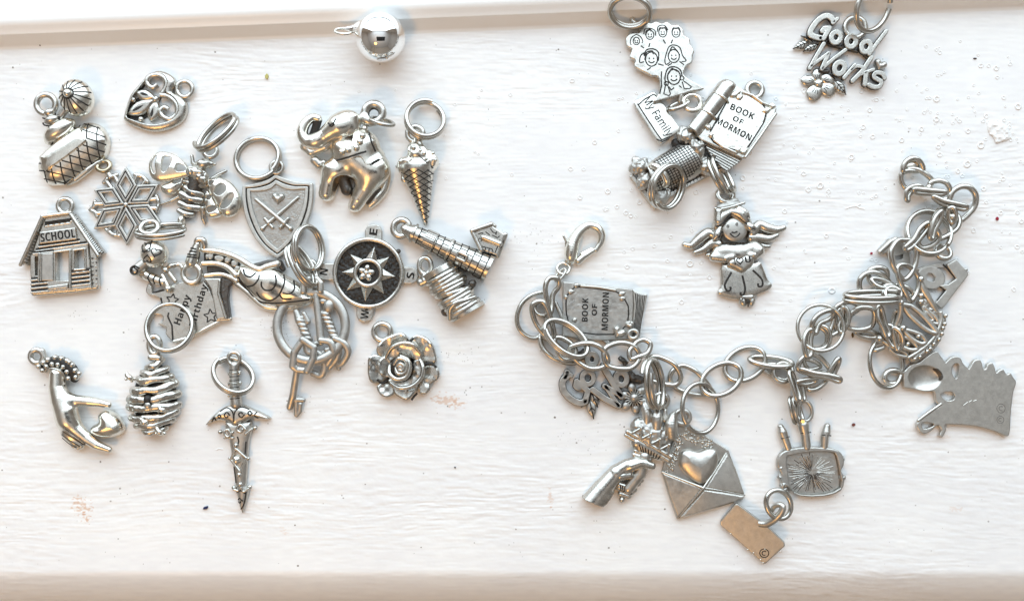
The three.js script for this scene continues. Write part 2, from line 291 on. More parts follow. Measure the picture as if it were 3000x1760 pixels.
  text(str, x, y, w, capH, deg, h, o = {}) {
    const g = new TextGeometry(str, { font: o.font ?? font, size: 100, depth: 8, curveSegments: 3 });
    g.computeBoundingBox(); const b = g.boundingBox, k = this.k;
    g.translate(-(b.min.x + b.max.x) / 2, -(b.min.y + b.max.y) / 2, 0);
    const sx = w / (b.max.x - b.min.x), sy = capH / (b.max.y - b.min.y);
    g.scale(sx * k, sy * k, (o.depth ?? 5) / 8 * k);
    g.rotateX(-Math.PI / 2); g.rotateY(R(deg)); g.translate((x - this.cx) * k, h * k, (y - this.cy) * k);
    return this.put(o.name ?? 'lettering', g, o.m ?? M.patina, o.parent);
  }
}
const LOOSE = 'metal charms laid out on the white sill', WORN = 'metal charms hanging from the chain bracelet';
// ---------------------------------------------------------------- the sill, the frame behind it, the room they mirror
{
  const streak = (u, v) => { // brushed paint: long ridges along the board, in photograph pixels
    const wob = 14 * noise(u / 260, v / 90, 3.1) + 5 * noise(u / 90, v / 40, 5.7);
    const y = v + wob + (u > 2000 ? (u - 2000) * -0.06 * clamp((v - 900) / 700, 0, 1) : 0);
    return 0.3 * noise(u / 110, y / 8, 1) + 0.38 * noise(u / 40, y / 6.5, 2) + 0.34 * noise(u / 30, y / 13, 4) + 0.14 * noise(u / 9, v / 7, 9);
  };
  const W = 1664, H = 1040, PX = 3240 / W, PY = 2024 / H;   // the texture covers 3240 x 2024 photograph pixels
  const bump = dataTex(W, H, (i, j) => { const u = i * PX - 120, v = j * PY - 120; const rough = clamp(0.62 + 0.75 * noise(u / 330, v / 210, 8) + (v < 520 && u < 1500 ? 0.3 * (1 - v / 520) : 0), 0.22, 1.25); return 0.5 + 0.33 * rough * streak(u, v); });
  const smudges = [[1305, 1170, 46, 22, 0.8], [1345, 1185, 28, 14, 0.55], [238, 1482, 30, 32, 0.9], [250, 1515, 16, 18, 1.1], [1612, 1455, 12, 26, 0.55], [1615, 1480, 7, 9, 1], [830, 1555, 14, 20, 0.35], [2800, 1490, 30, 10, 0.3], [2770, 1280, 18, 9, 0.25]];
  const specks = Array.from({ length: 520 }, () => [rnd() * 3000, 100 + rnd() * 1560, 0.5 + 2 * rnd() ** 6, rnd()]);
  for (const [cx, cy, n] of [[1550, 690, 34], [820, 960, 40], [870, 1180, 26], [1320, 1040, 26], [230, 920, 16], [1700, 1300, 22], [2380, 1460, 10]]) for (let i = 0; i < n; i++) specks.push([cx + (rnd() - 0.5) * 130 * (0.4 + rnd()), cy + (rnd() - 0.5) * 60 * (0.4 + rnd()), 0.3 + 0.6 * rnd(), rnd() * 0.6]);
  const grid = new Map();
  for (const p of specks) { const k = Math.floor(p[0] / 20) + ',' + Math.floor(p[1] / 20); if (!grid.has(k)) grid.set(k, []); grid.get(k).push(p); }
  const colour = dataTex(W, H, (i, j) => {
    const u = i * PX - 120, v = j * PY - 120;
    const n = 0.012 * noise(u / 220, v / 130, 2) + 0.012 * noise(u / 30, v / 9, 6);
    let c = [0.925 + n, 0.922 + n, 0.916 + n * 0.8];
    for (const [x, y, a, b, w] of smudges) { const q = Math.hypot((u - x) / a, (v - y) / b); if (q < 1.25) { const g = noise(u / 9, v / 5, 12) * 0.6 + noise(u / 4, v / 2.6, 13) * 0.5 + (1 - q) * 0.9; if (g > 0.28) { const t = clamp((g - 0.28) * 1.5, 0, 0.62) * w; c = [c[0] * (1 - t * 0.12), c[1] * (1 - t * 0.3), c[2] * (1 - t * 0.42)]; } } }
    const gx = Math.floor(u / 20), gy = Math.floor(v / 20);
    for (let a = -1; a <= 1; a++) for (let b = -1; b <= 1; b++) for (const [x, y, r, q] of grid.get((gx + a) + ',' + (gy + b)) ?? []) { const d = Math.hypot(u - x, v - y); if (d < r + 0.7) { const t = clamp(r + 0.7 - d, 0, 1) * (0.35 + 0.5 * q); c = [c[0] * (1 - t * 0.75), c[1] * (1 - t * 0.8), c[2] * (1 - t * 0.85)]; } }
    return c;
  }, true);
  const paint = new THREE.MeshPhysicalMaterial({ map: colour, bumpMap: bump, bumpScale: 2.0e-4, roughness: 0.42 });
  // the board: flat, then rounded over to its front edge
  const X0 = -1200, X1 = 4200, prof = [];
  for (const y of [-120, 200, 700, 1200, 1600]) prof.push([y, 0, 0]);
  for (const [y, h, a] of [[1668, 0, 0], [1680, -1.2, 11], [1692, -5, 21], [1720, -18, 28], [1760, -44, 37], [1800, -80, 47], [1840, -150, 62], [1862, -210, 78], [1868, -300, 90], [1868, -560, 90]]) prof.push([y, h, R(a)]);
  const pos = [], nor = [], uv = [], idx = [];
  prof.forEach(([y, h, a], i) => {
    let v = (y + 120) / 2024; if (i === prof.length - 1) v += 0.1;
    for (const x of [X0, X1]) { pos.push((x - CX) * S, h * S, (y - CY) * S); nor.push(0, Math.cos(a), Math.sin(a)); uv.push((x + 120) / 3240, v); }
    if (i) { const o = (i - 1) * 2; idx.push(o, o + 2, o + 1, o + 1, o + 2, o + 3); }
  });
  const g = new THREE.BufferGeometry();
  g.setAttribute('position', new THREE.Float32BufferAttribute(pos, 3)); g.setAttribute('normal', new THREE.Float32BufferAttribute(nor, 3)); g.setAttribute('uv', new THREE.Float32BufferAttribute(uv, 2)); g.setIndex(idx);
  const sill = dress(new THREE.Mesh(g, paint)); sill.name = 'windowsill'; sill.userData.kind = 'structure';
  tag(sill, 'white painted wooden sill with brush marks and a rounded front edge'); delete sill.userData.category; scene.add(sill);

  // little blisters in the paint
  const raws = [];
  const blister = (x, y, r) => { const w = Math.max(1.7, r * 0.3), pts = ring2(x, y, r - w, (r - w) * (0.85 + 0.2 * rnd()), rnd() * 180, 14).map((p) => [p[0], p[1], -w * 0.2, w]); raws.push(tubeRaw(pts, true, 6)); if (r > 5 && rnd() < 0.8) raws.push(tubeRaw([[x - r * 0.3, y, -r * 0.62, r * 0.75], [x + r * 0.3, y, -r * 0.62, r * 0.75]], false, 7)); };
  let made = 0;
  while (made < 330) {
    const x = 1640 + rnd() * 1360, y = 120 + rnd() * 860, dense = Math.exp(-(((x - 2750) / 430) ** 2) - ((y - 430) / 330) ** 2) + 0.55 * Math.exp(-(((x - 2000) / 300) ** 2) - ((y - 560) / 260) ** 2);
    if (rnd() > dense) continue;
    blister(x, y, 4.2 + 4.6 * rnd() ** 1.8 + (rnd() < 0.05 ? 4 : 0)); made++;
  }
  for (let i = 0; i < 26; i++) blister(1000 + rnd() * 620, 260 + rnd() * 620, 3.4 + 3 * rnd());
  for (const [x, y, r] of [[2984, 312, 11], [2920, 200, 9], [2875, 192, 8], [2942, 286, 7], [2022, 772, 11], [2940, 524, 8], [2750, 430, 8], [1838, 781, 8], [1812, 383, 6], [1813, 290, 5.5]]) blister(x, y, r);
  for (const L of [[[2478, 612], [2492, 606], [2510, 604], [2522, 598]], [[2504, 600], [2520, 610], [2534, 612]], [[632, 1318], [640, 1314], [652, 1316]], [[2470, 730], [2478, 724], [2484, 727]]]) raws.push(tubeRaw(L.map(([x, y]) => [x, y, -0.6, 2.4]), false, 6));   // brush hairs and ridges under the paint
  const tmp = { k: S, cx: CX, cy: CY };
  const bl = dress(new THREE.Mesh(Thing.prototype.geo.call(tmp, join(raws)), new THREE.MeshPhysicalMaterial({ color: new THREE.Color().setRGB(0.83, 0.825, 0.81), roughness: 0.35 })));
  bl.name = 'paint_blister'; bl.userData.kind = 'stuff'; sill.add(bl);

  // the window frame: a raised board whose edge steps down to the sill, lying a little askew
  const fr = new THREE.Group(); fr.name = 'window_frame'; fr.userData.kind = 'structure'; fr.userData.label = 'raised white window frame board along the back of the sill'; scene.add(fr);
  const y0 = 44, H0 = 62, cove = [[-4600, H0], [-1500, H0], [-30, H0], [-20, H0 - 1.5], [-10, H0 - 6], [-4, H0 - 12], [8, H0 - 17], [11, H0 - 19], [13, H0 - 24], [17, H0 - 32], [31, 6], [37, 1.5], [46, -0.4]];
  const fp = [], fn = [], fu = [], fi = [];
  cove.forEach(([y, h], i) => {
    const a = cove[Math.max(i - 1, 0)], b = cove[Math.min(i + 1, cove.length - 1)], dx = b[0] - a[0], dh = b[1] - a[1], l = Math.hypot(dx, dh);
    for (const x of [-1500, 4500]) { fp.push((x - CX) * S, h * S, (y + y0 - CY) * S); fn.push(0, dx / l, -dh / l); fu.push((x + 120) / 3240, (y + 1500) / 2024); }
    if (i) { const o = (i - 1) * 2; fi.push(o, o + 2, o + 1, o + 1, o + 2, o + 3); }
  });
  const fg = new THREE.BufferGeometry(); fg.setAttribute('position', new THREE.Float32BufferAttribute(fp, 3)); fg.setAttribute('normal', new THREE.Float32BufferAttribute(fn, 3)); fg.setAttribute('uv', new THREE.Float32BufferAttribute(fu, 2)); fg.setIndex(fi);
  const fbump = bump.clone(); fbump.needsUpdate = true; fbump.repeat.set(0.9, 0.35);
  const fm = dress(new THREE.Mesh(fg, new THREE.MeshPhysicalMaterial({ color: new THREE.Color().setRGB(0.88, 0.875, 0.86), roughness: 0.34, bumpMap: fbump, bumpScale: 2e-5 })));
  fm.name = 'frame_board'; fr.add(fm);
  fr.position.set(0, 0, 0); fr.rotation.y = 0;
  const turn = Math.atan(0.0395); fr.rotation.y = turn; // left end nearer the room
  fr.position.z = -832 * S + 832 * S * Math.cos(turn); fr.position.x = 832 * S * Math.sin(turn);

  // what the metal mirrors: the window, the lamp, the walls and ceiling of the room, the phone that takes the picture
  const plain = (r, g, b, rough = 0.9) => new THREE.MeshStandardMaterial({ color: new THREE.Color().setRGB(r, g, b), roughness: rough });
  const box = (name, w, h, d, x, y, z, m, kind, parent) => { const o = dress(new THREE.Mesh(new THREE.BoxGeometry(w, h, d), m)); o.name = name; o.position.set(x, y, z); if (kind) o.userData.kind = kind; (parent ?? scene).add(o); return o; };
  const wall = plain(0.76, 0.73, 0.69), white = plain(0.8, 0.79, 0.77, 0.5);
  box('ceiling', 3.2, 0.05, 2.6, 0, 1.1, 0.75, plain(0.86, 0.865, 0.87), 'structure');
  box('room_wall', 3.2, 2.6, 0.05, 0, -0.05, 2.05, plain(0.74, 0.66, 0.57), 'structure');
  box('room_wall_001', 0.05, 2.6, 2.5, -1.6, -0.05, 0.75, wall, 'structure');
  box('room_wall_002', 0.05, 2.6, 2.5, 1.6, -0.05, 0.75, plain(0.8, 0.79, 0.77), 'structure');
  box('floor', 3.2, 0.05, 2.6, 0, -0.9, 0.75, plain(0.6, 0.52, 0.44), 'structure');
  const zw = WIN.z - 0.05;
  box('window_wall', 1.06, 2.6, 0.05, -0.04 - WIN.w / 2 - 0.53, -0.05, zw, wall, 'structure');
  box('window_wall_001', 1.06, 2.6, 0.05, -0.04 + WIN.w / 2 + 0.53, -0.05, zw, wall, 'structure');
  box('window_wall_002', WIN.w, 0.34, 0.05, -0.04, WIN.y + WIN.h / 2 + 0.17, zw, wall, 'structure');
  box('window_wall_003', WIN.w, 0.9, 0.05, -0.04, WIN.y - WIN.h / 2 - 0.47, zw, wall, 'structure');
  const pane = new THREE.Mesh(new THREE.PlaneGeometry(WIN.w, WIN.h), new THREE.MeshStandardMaterial({ color: 0x000000, emissive: new THREE.Color(0.765, 0.895, 1.0), emissiveIntensity: 0.6 }));
  pane.name = 'window_daylight_pane'; pane.userData.kind = 'structure'; pane.position.set(-0.04, WIN.y, WIN.z); scene.add(pane);

  const lamp = new THREE.Group(); lamp.name = 'table_lamp'; tag(lamp, 'round warm lamp bulb on a slim brass stand outside the frame', 'lamp'); lamp.position.set(LAMP.p[0], -0.87, LAMP.p[2]); scene.add(lamp);
  const bulb = new THREE.Mesh(new THREE.SphereGeometry(LAMP.r * 1.15, 24, 16), new THREE.MeshStandardMaterial({ color: 0x000000, emissive: new THREE.Color(1.0, 0.52, 0.16), emissiveIntensity: 4 }));
  bulb.name = 'bulb'; bulb.position.y = LAMP.p[1] + 0.87; lamp.add(bulb);
  box('stand', 0.012, LAMP.p[1] + 0.87 - LAMP.r, 0.012, 0, (LAMP.p[1] + 0.87 - LAMP.r) / 2, 0, plain(0.3, 0.2, 0.1, 0.4), null, lamp);

  const phone = new THREE.Group(); phone.name = 'phone'; tag(phone, 'dark phone lying level above the charms outside the picture', 'phone'); phone.position.set(0.01, D + 0.006, 0.03); scene.add(phone);
  box('casing', 0.148, 0.008, 0.074, 0, 0.002, 0, plain(0.02, 0.02, 0.022, 0.4), null, phone);
}
// ---------------------------------------------------------------- loose charms, first group
{ // jingle bell
  const t = new Thing('jingle_bell', 'round polished silver jingle bell lying against the raised window frame', 'bell', LOOSE, [950, 0, 6.16], [1020, 690], { mid: 60 });
  const body = SU(60, sph(1020, 690, 445, 440), cap([690, 560, 470, 120], [420, 545, 470, 34]), cap([690, 560, 470, 150], [900, 640, 450, 260]));
  const slots = U(cap([1010, 1108, 590, 40], [1130, 1098, 590, 52]), cap([1130, 1098, 590, 30], [1330, 985, 620, 13]));
  t.part('shell', DIFF(body, slots), M.chrome, { cell: 0.75 });
  t.part('hollow', sph(1020, 690, 445, 405), M.patina);
  t.ring('loop', 370, 590, 150, 62, 4, 26, { h: 470, rise: 60, m: M.bright });
}
{ // perfume bottle
  const t = new Thing('perfume_bottle_charm', 'antiqued perfume bottle charm with cross-hatched body and ribbed round atomiser', 'charm', LOOSE, [0, 180, 3.695], [780, 900], { mid: 25 });
  const P = sp([[470, 970], [640, 800], [830, 690], [960, 655], [1090, 705], [1165, 850], [1135, 1000], [1085, 1055], [900, 1190], [720, 1315], [600, 1340], [500, 1325], [430, 1230], [395, 1120]], 3, true);
  const body = puff(P, 0, 30, 165, 230);
  t.part('bottle_body', body, M.bright);
  const Q = [[448, 1042], [640, 880], [885, 725], [975, 872], [760, 1040], [530, 1200]];
  const label = AND(OFF(body, 24), column(Q));
  t.part('blank_label', SU(20, label, puff(Q, 120, 40, 62, 100)), M.bright);
  t.hatch('crosshatch', body, grow(P, 0.955), 14, 74, 9, { not: grow(Q, 1.02), bow: 40, low: 70 });
  t.hatch('crosshatch', body, grow(P, 0.955), 86, 98, 9, { not: grow(Q, 1.02), low: 70 });
  t.part('neck_dome', SU(30, ell([650, 745, 110], [190, 100, 105], -32), ell([600, 810, 80], [140, 70, 80], -32)), M.bright);
  t.part('collar', SU(18, ell([580, 640, 130], [92, 52, 70], -18), ell([545, 560, 120], [66, 44, 52], -20)), M.silver);
  t.lines('groove', null, [arc(580, 655, 92, 48, -30, 190, 12, -18), arc(556, 598, 72, 26, -10, 180, 10, -18)], 9, M.patina, { z: 165 });
  t.loop(505, 470, 102, 34, { h: 115 });
  const foot = path([[705, 1330, 40, 10], [800, 1270, 60, 34], [930, 1170, 66, 36], [1040, 1085, 60, 26], [1090, 1055, 50, 10]]);
  t.part('foot', foot, M.bright);
  t.lines('groove', null, [[[690, 1325], [790, 1235], [930, 1120], [1080, 1040]]], 11, M.patina, { z: 92 });
  // atomiser
  const ball = ell([850, 410, 150], [205, 180, 150], 70);
  t.part('atomiser', ball, M.bright);
  const hub = [808, 385];
  t.lines('rib_groove', ball, Array.from({ length: 15 }, (_, i) => { const a = R(i * 24 + 8); return [[hub[0] + 50 * Math.cos(a), hub[1] + 50 * Math.sin(a)], [850 + 172 * Math.cos(a), 410 + 178 * Math.sin(a)]]; }), 9);
  t.lines('rib_groove', ball, [ring2(hub[0], hub[1], 58, 52, 0, 16).concat([[hub[0] + 58, hub[1]]])], 12);
  t.part('button', ell([hub[0], hub[1], 300], [46, 46, 40]), M.bright);
  t.part('stem', cap([720, 520, 120, 40], [640, 620, 110, 40]), M.silver);
}
{ // filigree heart
  const t = new Thing('heart_charm', 'open filigree heart charm with curled scrolls and three petals', 'charm', LOOSE, [340, 180, 3.695], [420, 430], { mid: 12 });
  const P = sp([[82, 600], [150, 375], [232, 268], [330, 165], [440, 103], [545, 122], [625, 178], [645, 250], [612, 330], [700, 380], [760, 450], [765, 550], [715, 650], [600, 722], [460, 758], [330, 750], [200, 705], [105, 652]], 3, true);
  const I = sp([[122, 590], [180, 400], [260, 290], [345, 190], [440, 138], [515, 150], [560, 220], [545, 335], [600, 370], [660, 430], [680, 530], [640, 610], [560, 655], [430, 685], [310, 675], [190, 635]], 3, true);
  const rim = DIFF(puff(P, 0, 40, 55, 70), column(I), 8);
  t.part('rim', rim, M.silver);
  t.part('backing', AND(plate(P, 0, 14, 4), U(column(leaf2(70, 600, 480, 380, 120)), column(ring2(255, 270, 30, 70, 35)))), M.patina);
  t.tube('scroll', along([[505, 345], [545, 260], [525, 185], [450, 150], [370, 165], [335, 215], [355, 265], [405, 285], [450, 255]], 58, 30), M.silver);
  t.tube('scroll', along([[480, 365], [570, 385], [650, 460], [660, 560], [590, 625], [510, 600], [480, 545], [520, 500], [565, 520]], 58, 30), M.silver);
  for (const [x, y, w, sx, sy] of [[200, 335, 66, 320, 355], [120, 580, 78, 230, 515], [375, 662, 72, 395, 560]]) {
    const L = leaf2(x, y, 440, 405, w), q = puff(L, 10, 28, 42, 44);
    t.part('petal', q, M.silver);
    t.part('petal_slit', OFF(AND(q, column(leaf2(sx - (sx - x) * 0.45, sy - (sy - y) * 0.45, sx + (430 - sx) * 0.35, sy + (410 - sy) * 0.35, 13))), 3), M.patina);
  }
  t.beads('bead', null, [[182, 415, 32], [265, 625, 33]], 32, M.silver, { z: 36 });
  t.part('hub', ell([432, 415, 60], [34, 44, 40], 30), M.silver);
  t.loop(738, 300, 84, 27, { h: 45 });
}
{ // snowflake
  const t = new Thing('snowflake_charm', 'openwork snowflake charm of six outlined diamonds around a centre', 'charm', LOOSE, [230, 400, 3.696], [510, 740], { mid: 10 });
  const c = [512, 740], tips = [[512, 335], [868, 520], [890, 930], [525, 1178], [168, 1000], [168, 575]];
  for (let i = 0; i < 6; i++) {
    const [tx, ty] = tips[i], dx = tx - c[0], dy = ty - c[1], l = Math.hypot(dx, dy), ux = dx / l, uy = dy / l, at = (k, w) => [c[0] + ux * l * k - uy * w, c[1] + uy * l * k + ux * w];
    const outer = [at(0.04, 0), at(0.52, 118), at(1.01, 0), at(0.52, -118)], inner = [at(0.28, 0), at(0.52, 56), at(0.76, 0), at(0.52, -56)];
    t.part('diamond', DIFF(plate(outer, 8, 62, 8), column(inner), 6), M.pewter, { cell: 0.8 });
    t.lines('groove', null, [[at(0.16, 0), at(0.52, 86), at(0.9, 0), at(0.52, -86), at(0.16, 0)]], 7, M.patina, { z: 64 });
    if (i === 2) continue;
    const [sx, sy] = [tips[(i + 1) % 6][0] - c[0] + dx, tips[(i + 1) % 6][1] - c[1] + dy], m = Math.hypot(sx, sy), vx = sx / m, vy = sy / m, bt = (k, w) => [c[0] + vx * k - vy * w, c[1] + vy * k + vx * w];
    t.part('branch', U(path([[...bt(190, -40), 34, 26], [...bt(330, -52), 34, 26]]), path([[...bt(190, 40), 34, 26], [...bt(330, 52), 34, 26]]), path([[...bt(330, -80), 34, 24], [...bt(345, -30), 34, 26], [...bt(i === 4 ? 392 : 352, 0), 34, 22], [...bt(345, 30), 34, 26], [...bt(330, 80), 34, 24]])), M.silver);
  }
  t.part('centre', ell([512, 740, 40], [34, 34, 36]), M.pewter);
  t.part('stem', path([[340, 440, 34, 34], [310, 390, 40, 28]]), M.silver);
  t.ring('loop', 275, 322, 68, 56, 0, 27, { h: 55, m: M.brass, rise: 20 });
}
{ // bee
  const t = new Thing('bee_charm', 'silver bee charm with pierced wings and striped tapering abdomen', 'charm', LOOSE, [230, 400, 3.696], [1270, 480], { mid: 22 });
  const wl = sp([[765, 370], [775, 260], [850, 180], [950, 170], [1080, 220], [1180, 320], [1215, 420], [1150, 450], [1000, 480], [880, 490], [800, 450]], 3, true);
  const hole = (p) => column(sp(p, 3, true));
  const wing1 = [hole([[830, 220], [860, 225], [840, 300], [850, 400], [815, 390], [795, 300]]), hole([[930, 225], [1020, 235], [1010, 300], [965, 370], [925, 385], [915, 300]]), hole([[1080, 300], [1150, 320], [1165, 370], [1100, 385], [1065, 365]])];
  t.part('wing', DIFF(DIFF(puff(wl, 70, 24, 60, 190), U(...wing1), 10), ell([960, 330, 40], [130, 90, 70])), M.bright);
  const w2 = sp([[890, 530], [980, 490], [1090, 440], [1145, 450], [1130, 530], [1060, 610], [980, 635], [905, 600]], 3, true);
  t.part('wing', DIFF(puff(w2, 40, 24, 60, 100), hole([[1020, 480], [1100, 455], [1110, 490], [1040, 515]]), 8), M.bright);
  const wr = sp([[1385, 490], [1440, 450], [1560, 450], [1680, 530], [1750, 650], [1755, 760], [1690, 850], [1600, 870], [1540, 820], [1480, 700], [1420, 600]], 3, true);
  t.part('wing', DIFF(puff(wr, 70, 26, 60, 110), U(hole([[1425, 480], [1475, 485], [1450, 530], [1420, 520]]), hole([[1540, 515], [1600, 530], [1600, 590], [1540, 640], [1485, 620], [1480, 580]]), hole([[1660, 615], [1690, 640], [1660, 720], [1600, 775], [1540, 770], [1580, 690]])), 8), M.bright);
  const w4 = sp([[1375, 590], [1420, 600], [1490, 720], [1550, 840], [1480, 880], [1400, 870], [1360, 770]], 3, true);
  t.part('wing', DIFF(puff(w4, 50, 24, 50, 60), U(hole([[1400, 640], [1435, 640], [1425, 680], [1390, 680]]), hole([[1410, 760], [1490, 750], [1490, 790], [1420, 825], [1395, 800]])), 8), M.bright);
  t.part('thorax', ROUGH(SU(40, ell([1290, 400, 120], [120, 75, 80], 20), ell([1350, 470, 110], [60, 60, 70])), 10, 26), M.silver);
  t.part('head', SU(16, ell([1360, 300, 110], [86, 62, 70], -8), sph(1440, 300, 110, 30), sph(1300, 300, 110, 30)), M.silver);
  t.part('antenna', path([[1300, 330, 90, 22], [1240, 290, 100, 24], [1230, 215, 100, 20]]), M.silver);
  t.part('antenna', path([[1420, 330, 90, 20], [1480, 300, 100, 16]]), M.silver);
  for (const [i, x0, y0, x1, y1, r] of [[0, 1160, 490, 1370, 530, 34], [1, 1160, 555, 1320, 625, 44], [2, 1110, 620, 1310, 690, 46], [3, 1095, 720, 1290, 770, 42], [4, 1085, 800, 1220, 840, 36]]) t.part('abdomen_band', spath([[x0, y0, 70, r * 0.9], [(x0 + x1) / 2, (y0 + y1) / 2 + 14, 108 - i * 6, r], [x1, y1, 60, r * 0.9]]), M.silver);
  t.part('abdomen_core', path([[1270, 480, 60, 90], [1200, 700, 55, 80], [1150, 850, 50, 40]]), M.patinaSoft);
  t.part('stinger', ell([1108, 905, 70], [42, 62, 50], 10), M.bright);
  t.part('leg', path([[1090, 640, 60, 22], [1000, 690, 50, 22], [890, 725, 30, 16]]), M.silver);
  t.part('leg', path([[1335, 770, 60, 24], [1335, 880, 40, 26], [1350, 930, 30, 20]]), M.silver);
  t.part('leg', path([[1420, 460, 60, 20], [1500, 410, 50, 24], [1580, 370, 50, 20]]), M.silver);
  t.ring('loop', 1425, 160, 72, 68, 0, 27, { h: 90, m: M.silver, rise: 10 });
  t.ring('split_ring', 1510, -28, 262, 120, -41, 25, { h: 150, rise: 120, turns: 2, start: 200 });
}
{ // shield
  const t = new Thing('shield_charm', 'grey pewter shield charm with crossed swords below a small heart', 'charm', LOOSE, [660, 380, 3.693], [565, 900], { mid: 10 });
  const P = [...sp([[545, 485], [480, 530], [400, 562], [300, 590], [190, 606]], 3), ...sp([[186, 640], [188, 780], [220, 950], [300, 1135], [420, 1290], [560, 1392]], 3), ...sp([[580, 1385], [720, 1270], [850, 1085], [925, 890], [948, 720], [946, 582]], 3), ...sp([[900, 575], [790, 568], [680, 540], [600, 510]], 3)];
  const inner = (k) => { const n = P.length, c = [566, 880]; return P.map(([x, y]) => { const d = Math.hypot(x - c[0], y - c[1]); const q = (d - k * 1.25) / d; return [c[0] + (x - c[0]) * q, c[1] + (y - c[1]) * q]; }); };
  const I1 = inner(36), I2 = inner(84);
  const base = plate(P, 0, 56, 10);
  t.part('outer_rim', DIFF(plate(P, 0, 66, 8), column(I1), 6), M.pewter);
  t.part('groove', AND(plate(P, 0, 40, 4), column(inner(26))), M.patina);
  t.part('inner_rim', DIFF(plate(inner(46), 20, 66, 8), column(I2), 6), M.pewter);
  const field = ROUGH(plate(inner(60), 10, 46, 4), 1.5, 13);
  t.part('field', field, M.matte, { cell: 0.7 });
  t.part('heart', puff(heart2(572, 738, 70, 4), 40, 16, 34, 44), M.pewter, { cell: 0.8 });
  for (const [ax, ay, bx, by, z] of [[785, 735, 470, 1010, 52], [335, 755, 640, 1012, 66]]) {
    const s = new THREE.Vector2(bx - ax, by - ay).normalize(), nx = -s.y, ny = s.x;
    t.part('sword', U(path([[ax, ay, z, 19], [bx, by, z, 26]]), path([[bx - nx * 62, by - ny * 62, z, 20], [bx + nx * 62, by + ny * 62, z, 20]]), path([[bx + s.x * 30, by + s.y * 30, z, 14], [bx + s.x * 62, by + s.y * 62, z, 18]]), sph(bx + s.x * 88, by + s.y * 88, z, 27)), M.pewter, { cell: 0.8 });
  }
  t.ring('loop', 558, 412, 64, 62, 0, 25, { h: 60, m: M.pewter });
  t.ring('split_ring', 352, 315, 238, 212, -20, 27, { h: 42, rise: 26, turns: 2, start: 60 });
}
{ // elephant
  const t = new Thing('elephant_charm', 'shiny rounded elephant charm with raised trunk and beaded saddle cloth', 'charm', LOOSE, [840, 260, 3.696], [700, 760], { mid: 35 });
  const z = 130;
  const body = SU(70, ell([730, 740, z], [300, 190, 165], 40), ell([900, 860, z - 10], [190, 210, 150], 30), ell([560, 880, z - 20], [150, 130, 140]),
    path([[480, 880, z - 20, 105], [450, 1040, z - 40, 98], [430, 1120, z - 50, 92]]), path([[960, 900, z - 20, 140], [850, 1060, z - 40, 120], [770, 1180, z - 50, 100], [730, 1240, z - 55, 88]]));
  const torso = DIFF(body, U(path([[600, 1000, 150, 70], [590, 1200, 150, 100], [560, 1290, 150, 60]])), 50);
  t.part('body', torso, M.bright);
  t.part('leg', U(path([[600, 960, 60, 60], [640, 1080, 50, 66]])), M.patinaSoft);
  const head = SU(50, ell([640, 400, 190], [180, 150, 130], -30), path([[560, 430, 200, 130], [430, 520, 190, 92], [320, 580, 180, 74]]), spath([[340, 575, 180, 76], [235, 575, 175, 68], [180, 490, 172, 62], [215, 385, 172, 56], [290, 325, 172, 46], [350, 335, 172, 42]]));
  t.part('head', head, M.bright);
  t.part('trunk_hollow', path([[345, 350, 160, 46], [310, 450, 140, 44], [275, 520, 130, 40]]), M.patina);
  t.part('jaw', SU(30, path([[540, 540, 150, 52], [420, 630, 140, 50], [270, 690, 120, 46]]), path([[200, 620, 110, 60], [260, 680, 110, 50]])), M.bright);
  t.part('ear', SU(40, ell([690, 400, 245], [110, 125, 55], -25), path([[730, 330, 245, 60], [660, 480, 225, 54], [540, 620, 190, 30]])), M.bright);
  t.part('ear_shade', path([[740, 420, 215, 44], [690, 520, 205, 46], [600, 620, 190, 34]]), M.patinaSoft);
  t.part('tusk', SU(14, path([[300, 770, 80, 54], [340, 810, 70, 56], [390, 790, 80, 36]])), M.silver);
  t.lines('eye', head, [[[478, 400], [500, 425], [540, 405], [560, 360]], [[490, 430], [520, 440], [550, 415]]], 11);
  const cloth = AND(OFF(SU(70, torso, ell([800, 620, 150], [190, 170, 150], 20)), 18), column(sp([[770, 420], [960, 380], [1030, 520], [1060, 720], [1000, 800], [880, 840], [820, 760], [700, 790], [560, 805], [600, 700], [720, 620]], 3, true)));
  t.part('saddle_cloth', cloth, M.bright);
  t.lines('fold', cloth, [[[555, 795], [700, 760], [880, 700]], [[790, 790], [850, 860], [900, 850], [1010, 780]], [[900, 500], [930, 600], [970, 700]]], 13);
  t.beads('bead', cloth, [[850, 448], [842, 537], [818, 603], [780, 668], [690, 690], [622, 708]], 36, M.bright, { sink: 0.2 });
  t.part('tail', spath([[1060, 800, 90, 40], [1075, 930, 80, 44], [1040, 1080, 70, 46], [960, 1180, 60, 50], [890, 1250, 50, 36]]), M.bright);
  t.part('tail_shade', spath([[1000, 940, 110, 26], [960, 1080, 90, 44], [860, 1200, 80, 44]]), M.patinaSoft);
  t.part('loop', DIFF(SU(30, tor(945, 275, 190, 96, 42), ell([860, 350, 180], [100, 60, 60], 30)), column(ring2(945, 280, 58))), M.silver);
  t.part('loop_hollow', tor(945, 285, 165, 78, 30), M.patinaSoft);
  t.ring('jump_ring', 1035, 370, 128, 36, 16, 22, { h: 200, rise: 90 });
}
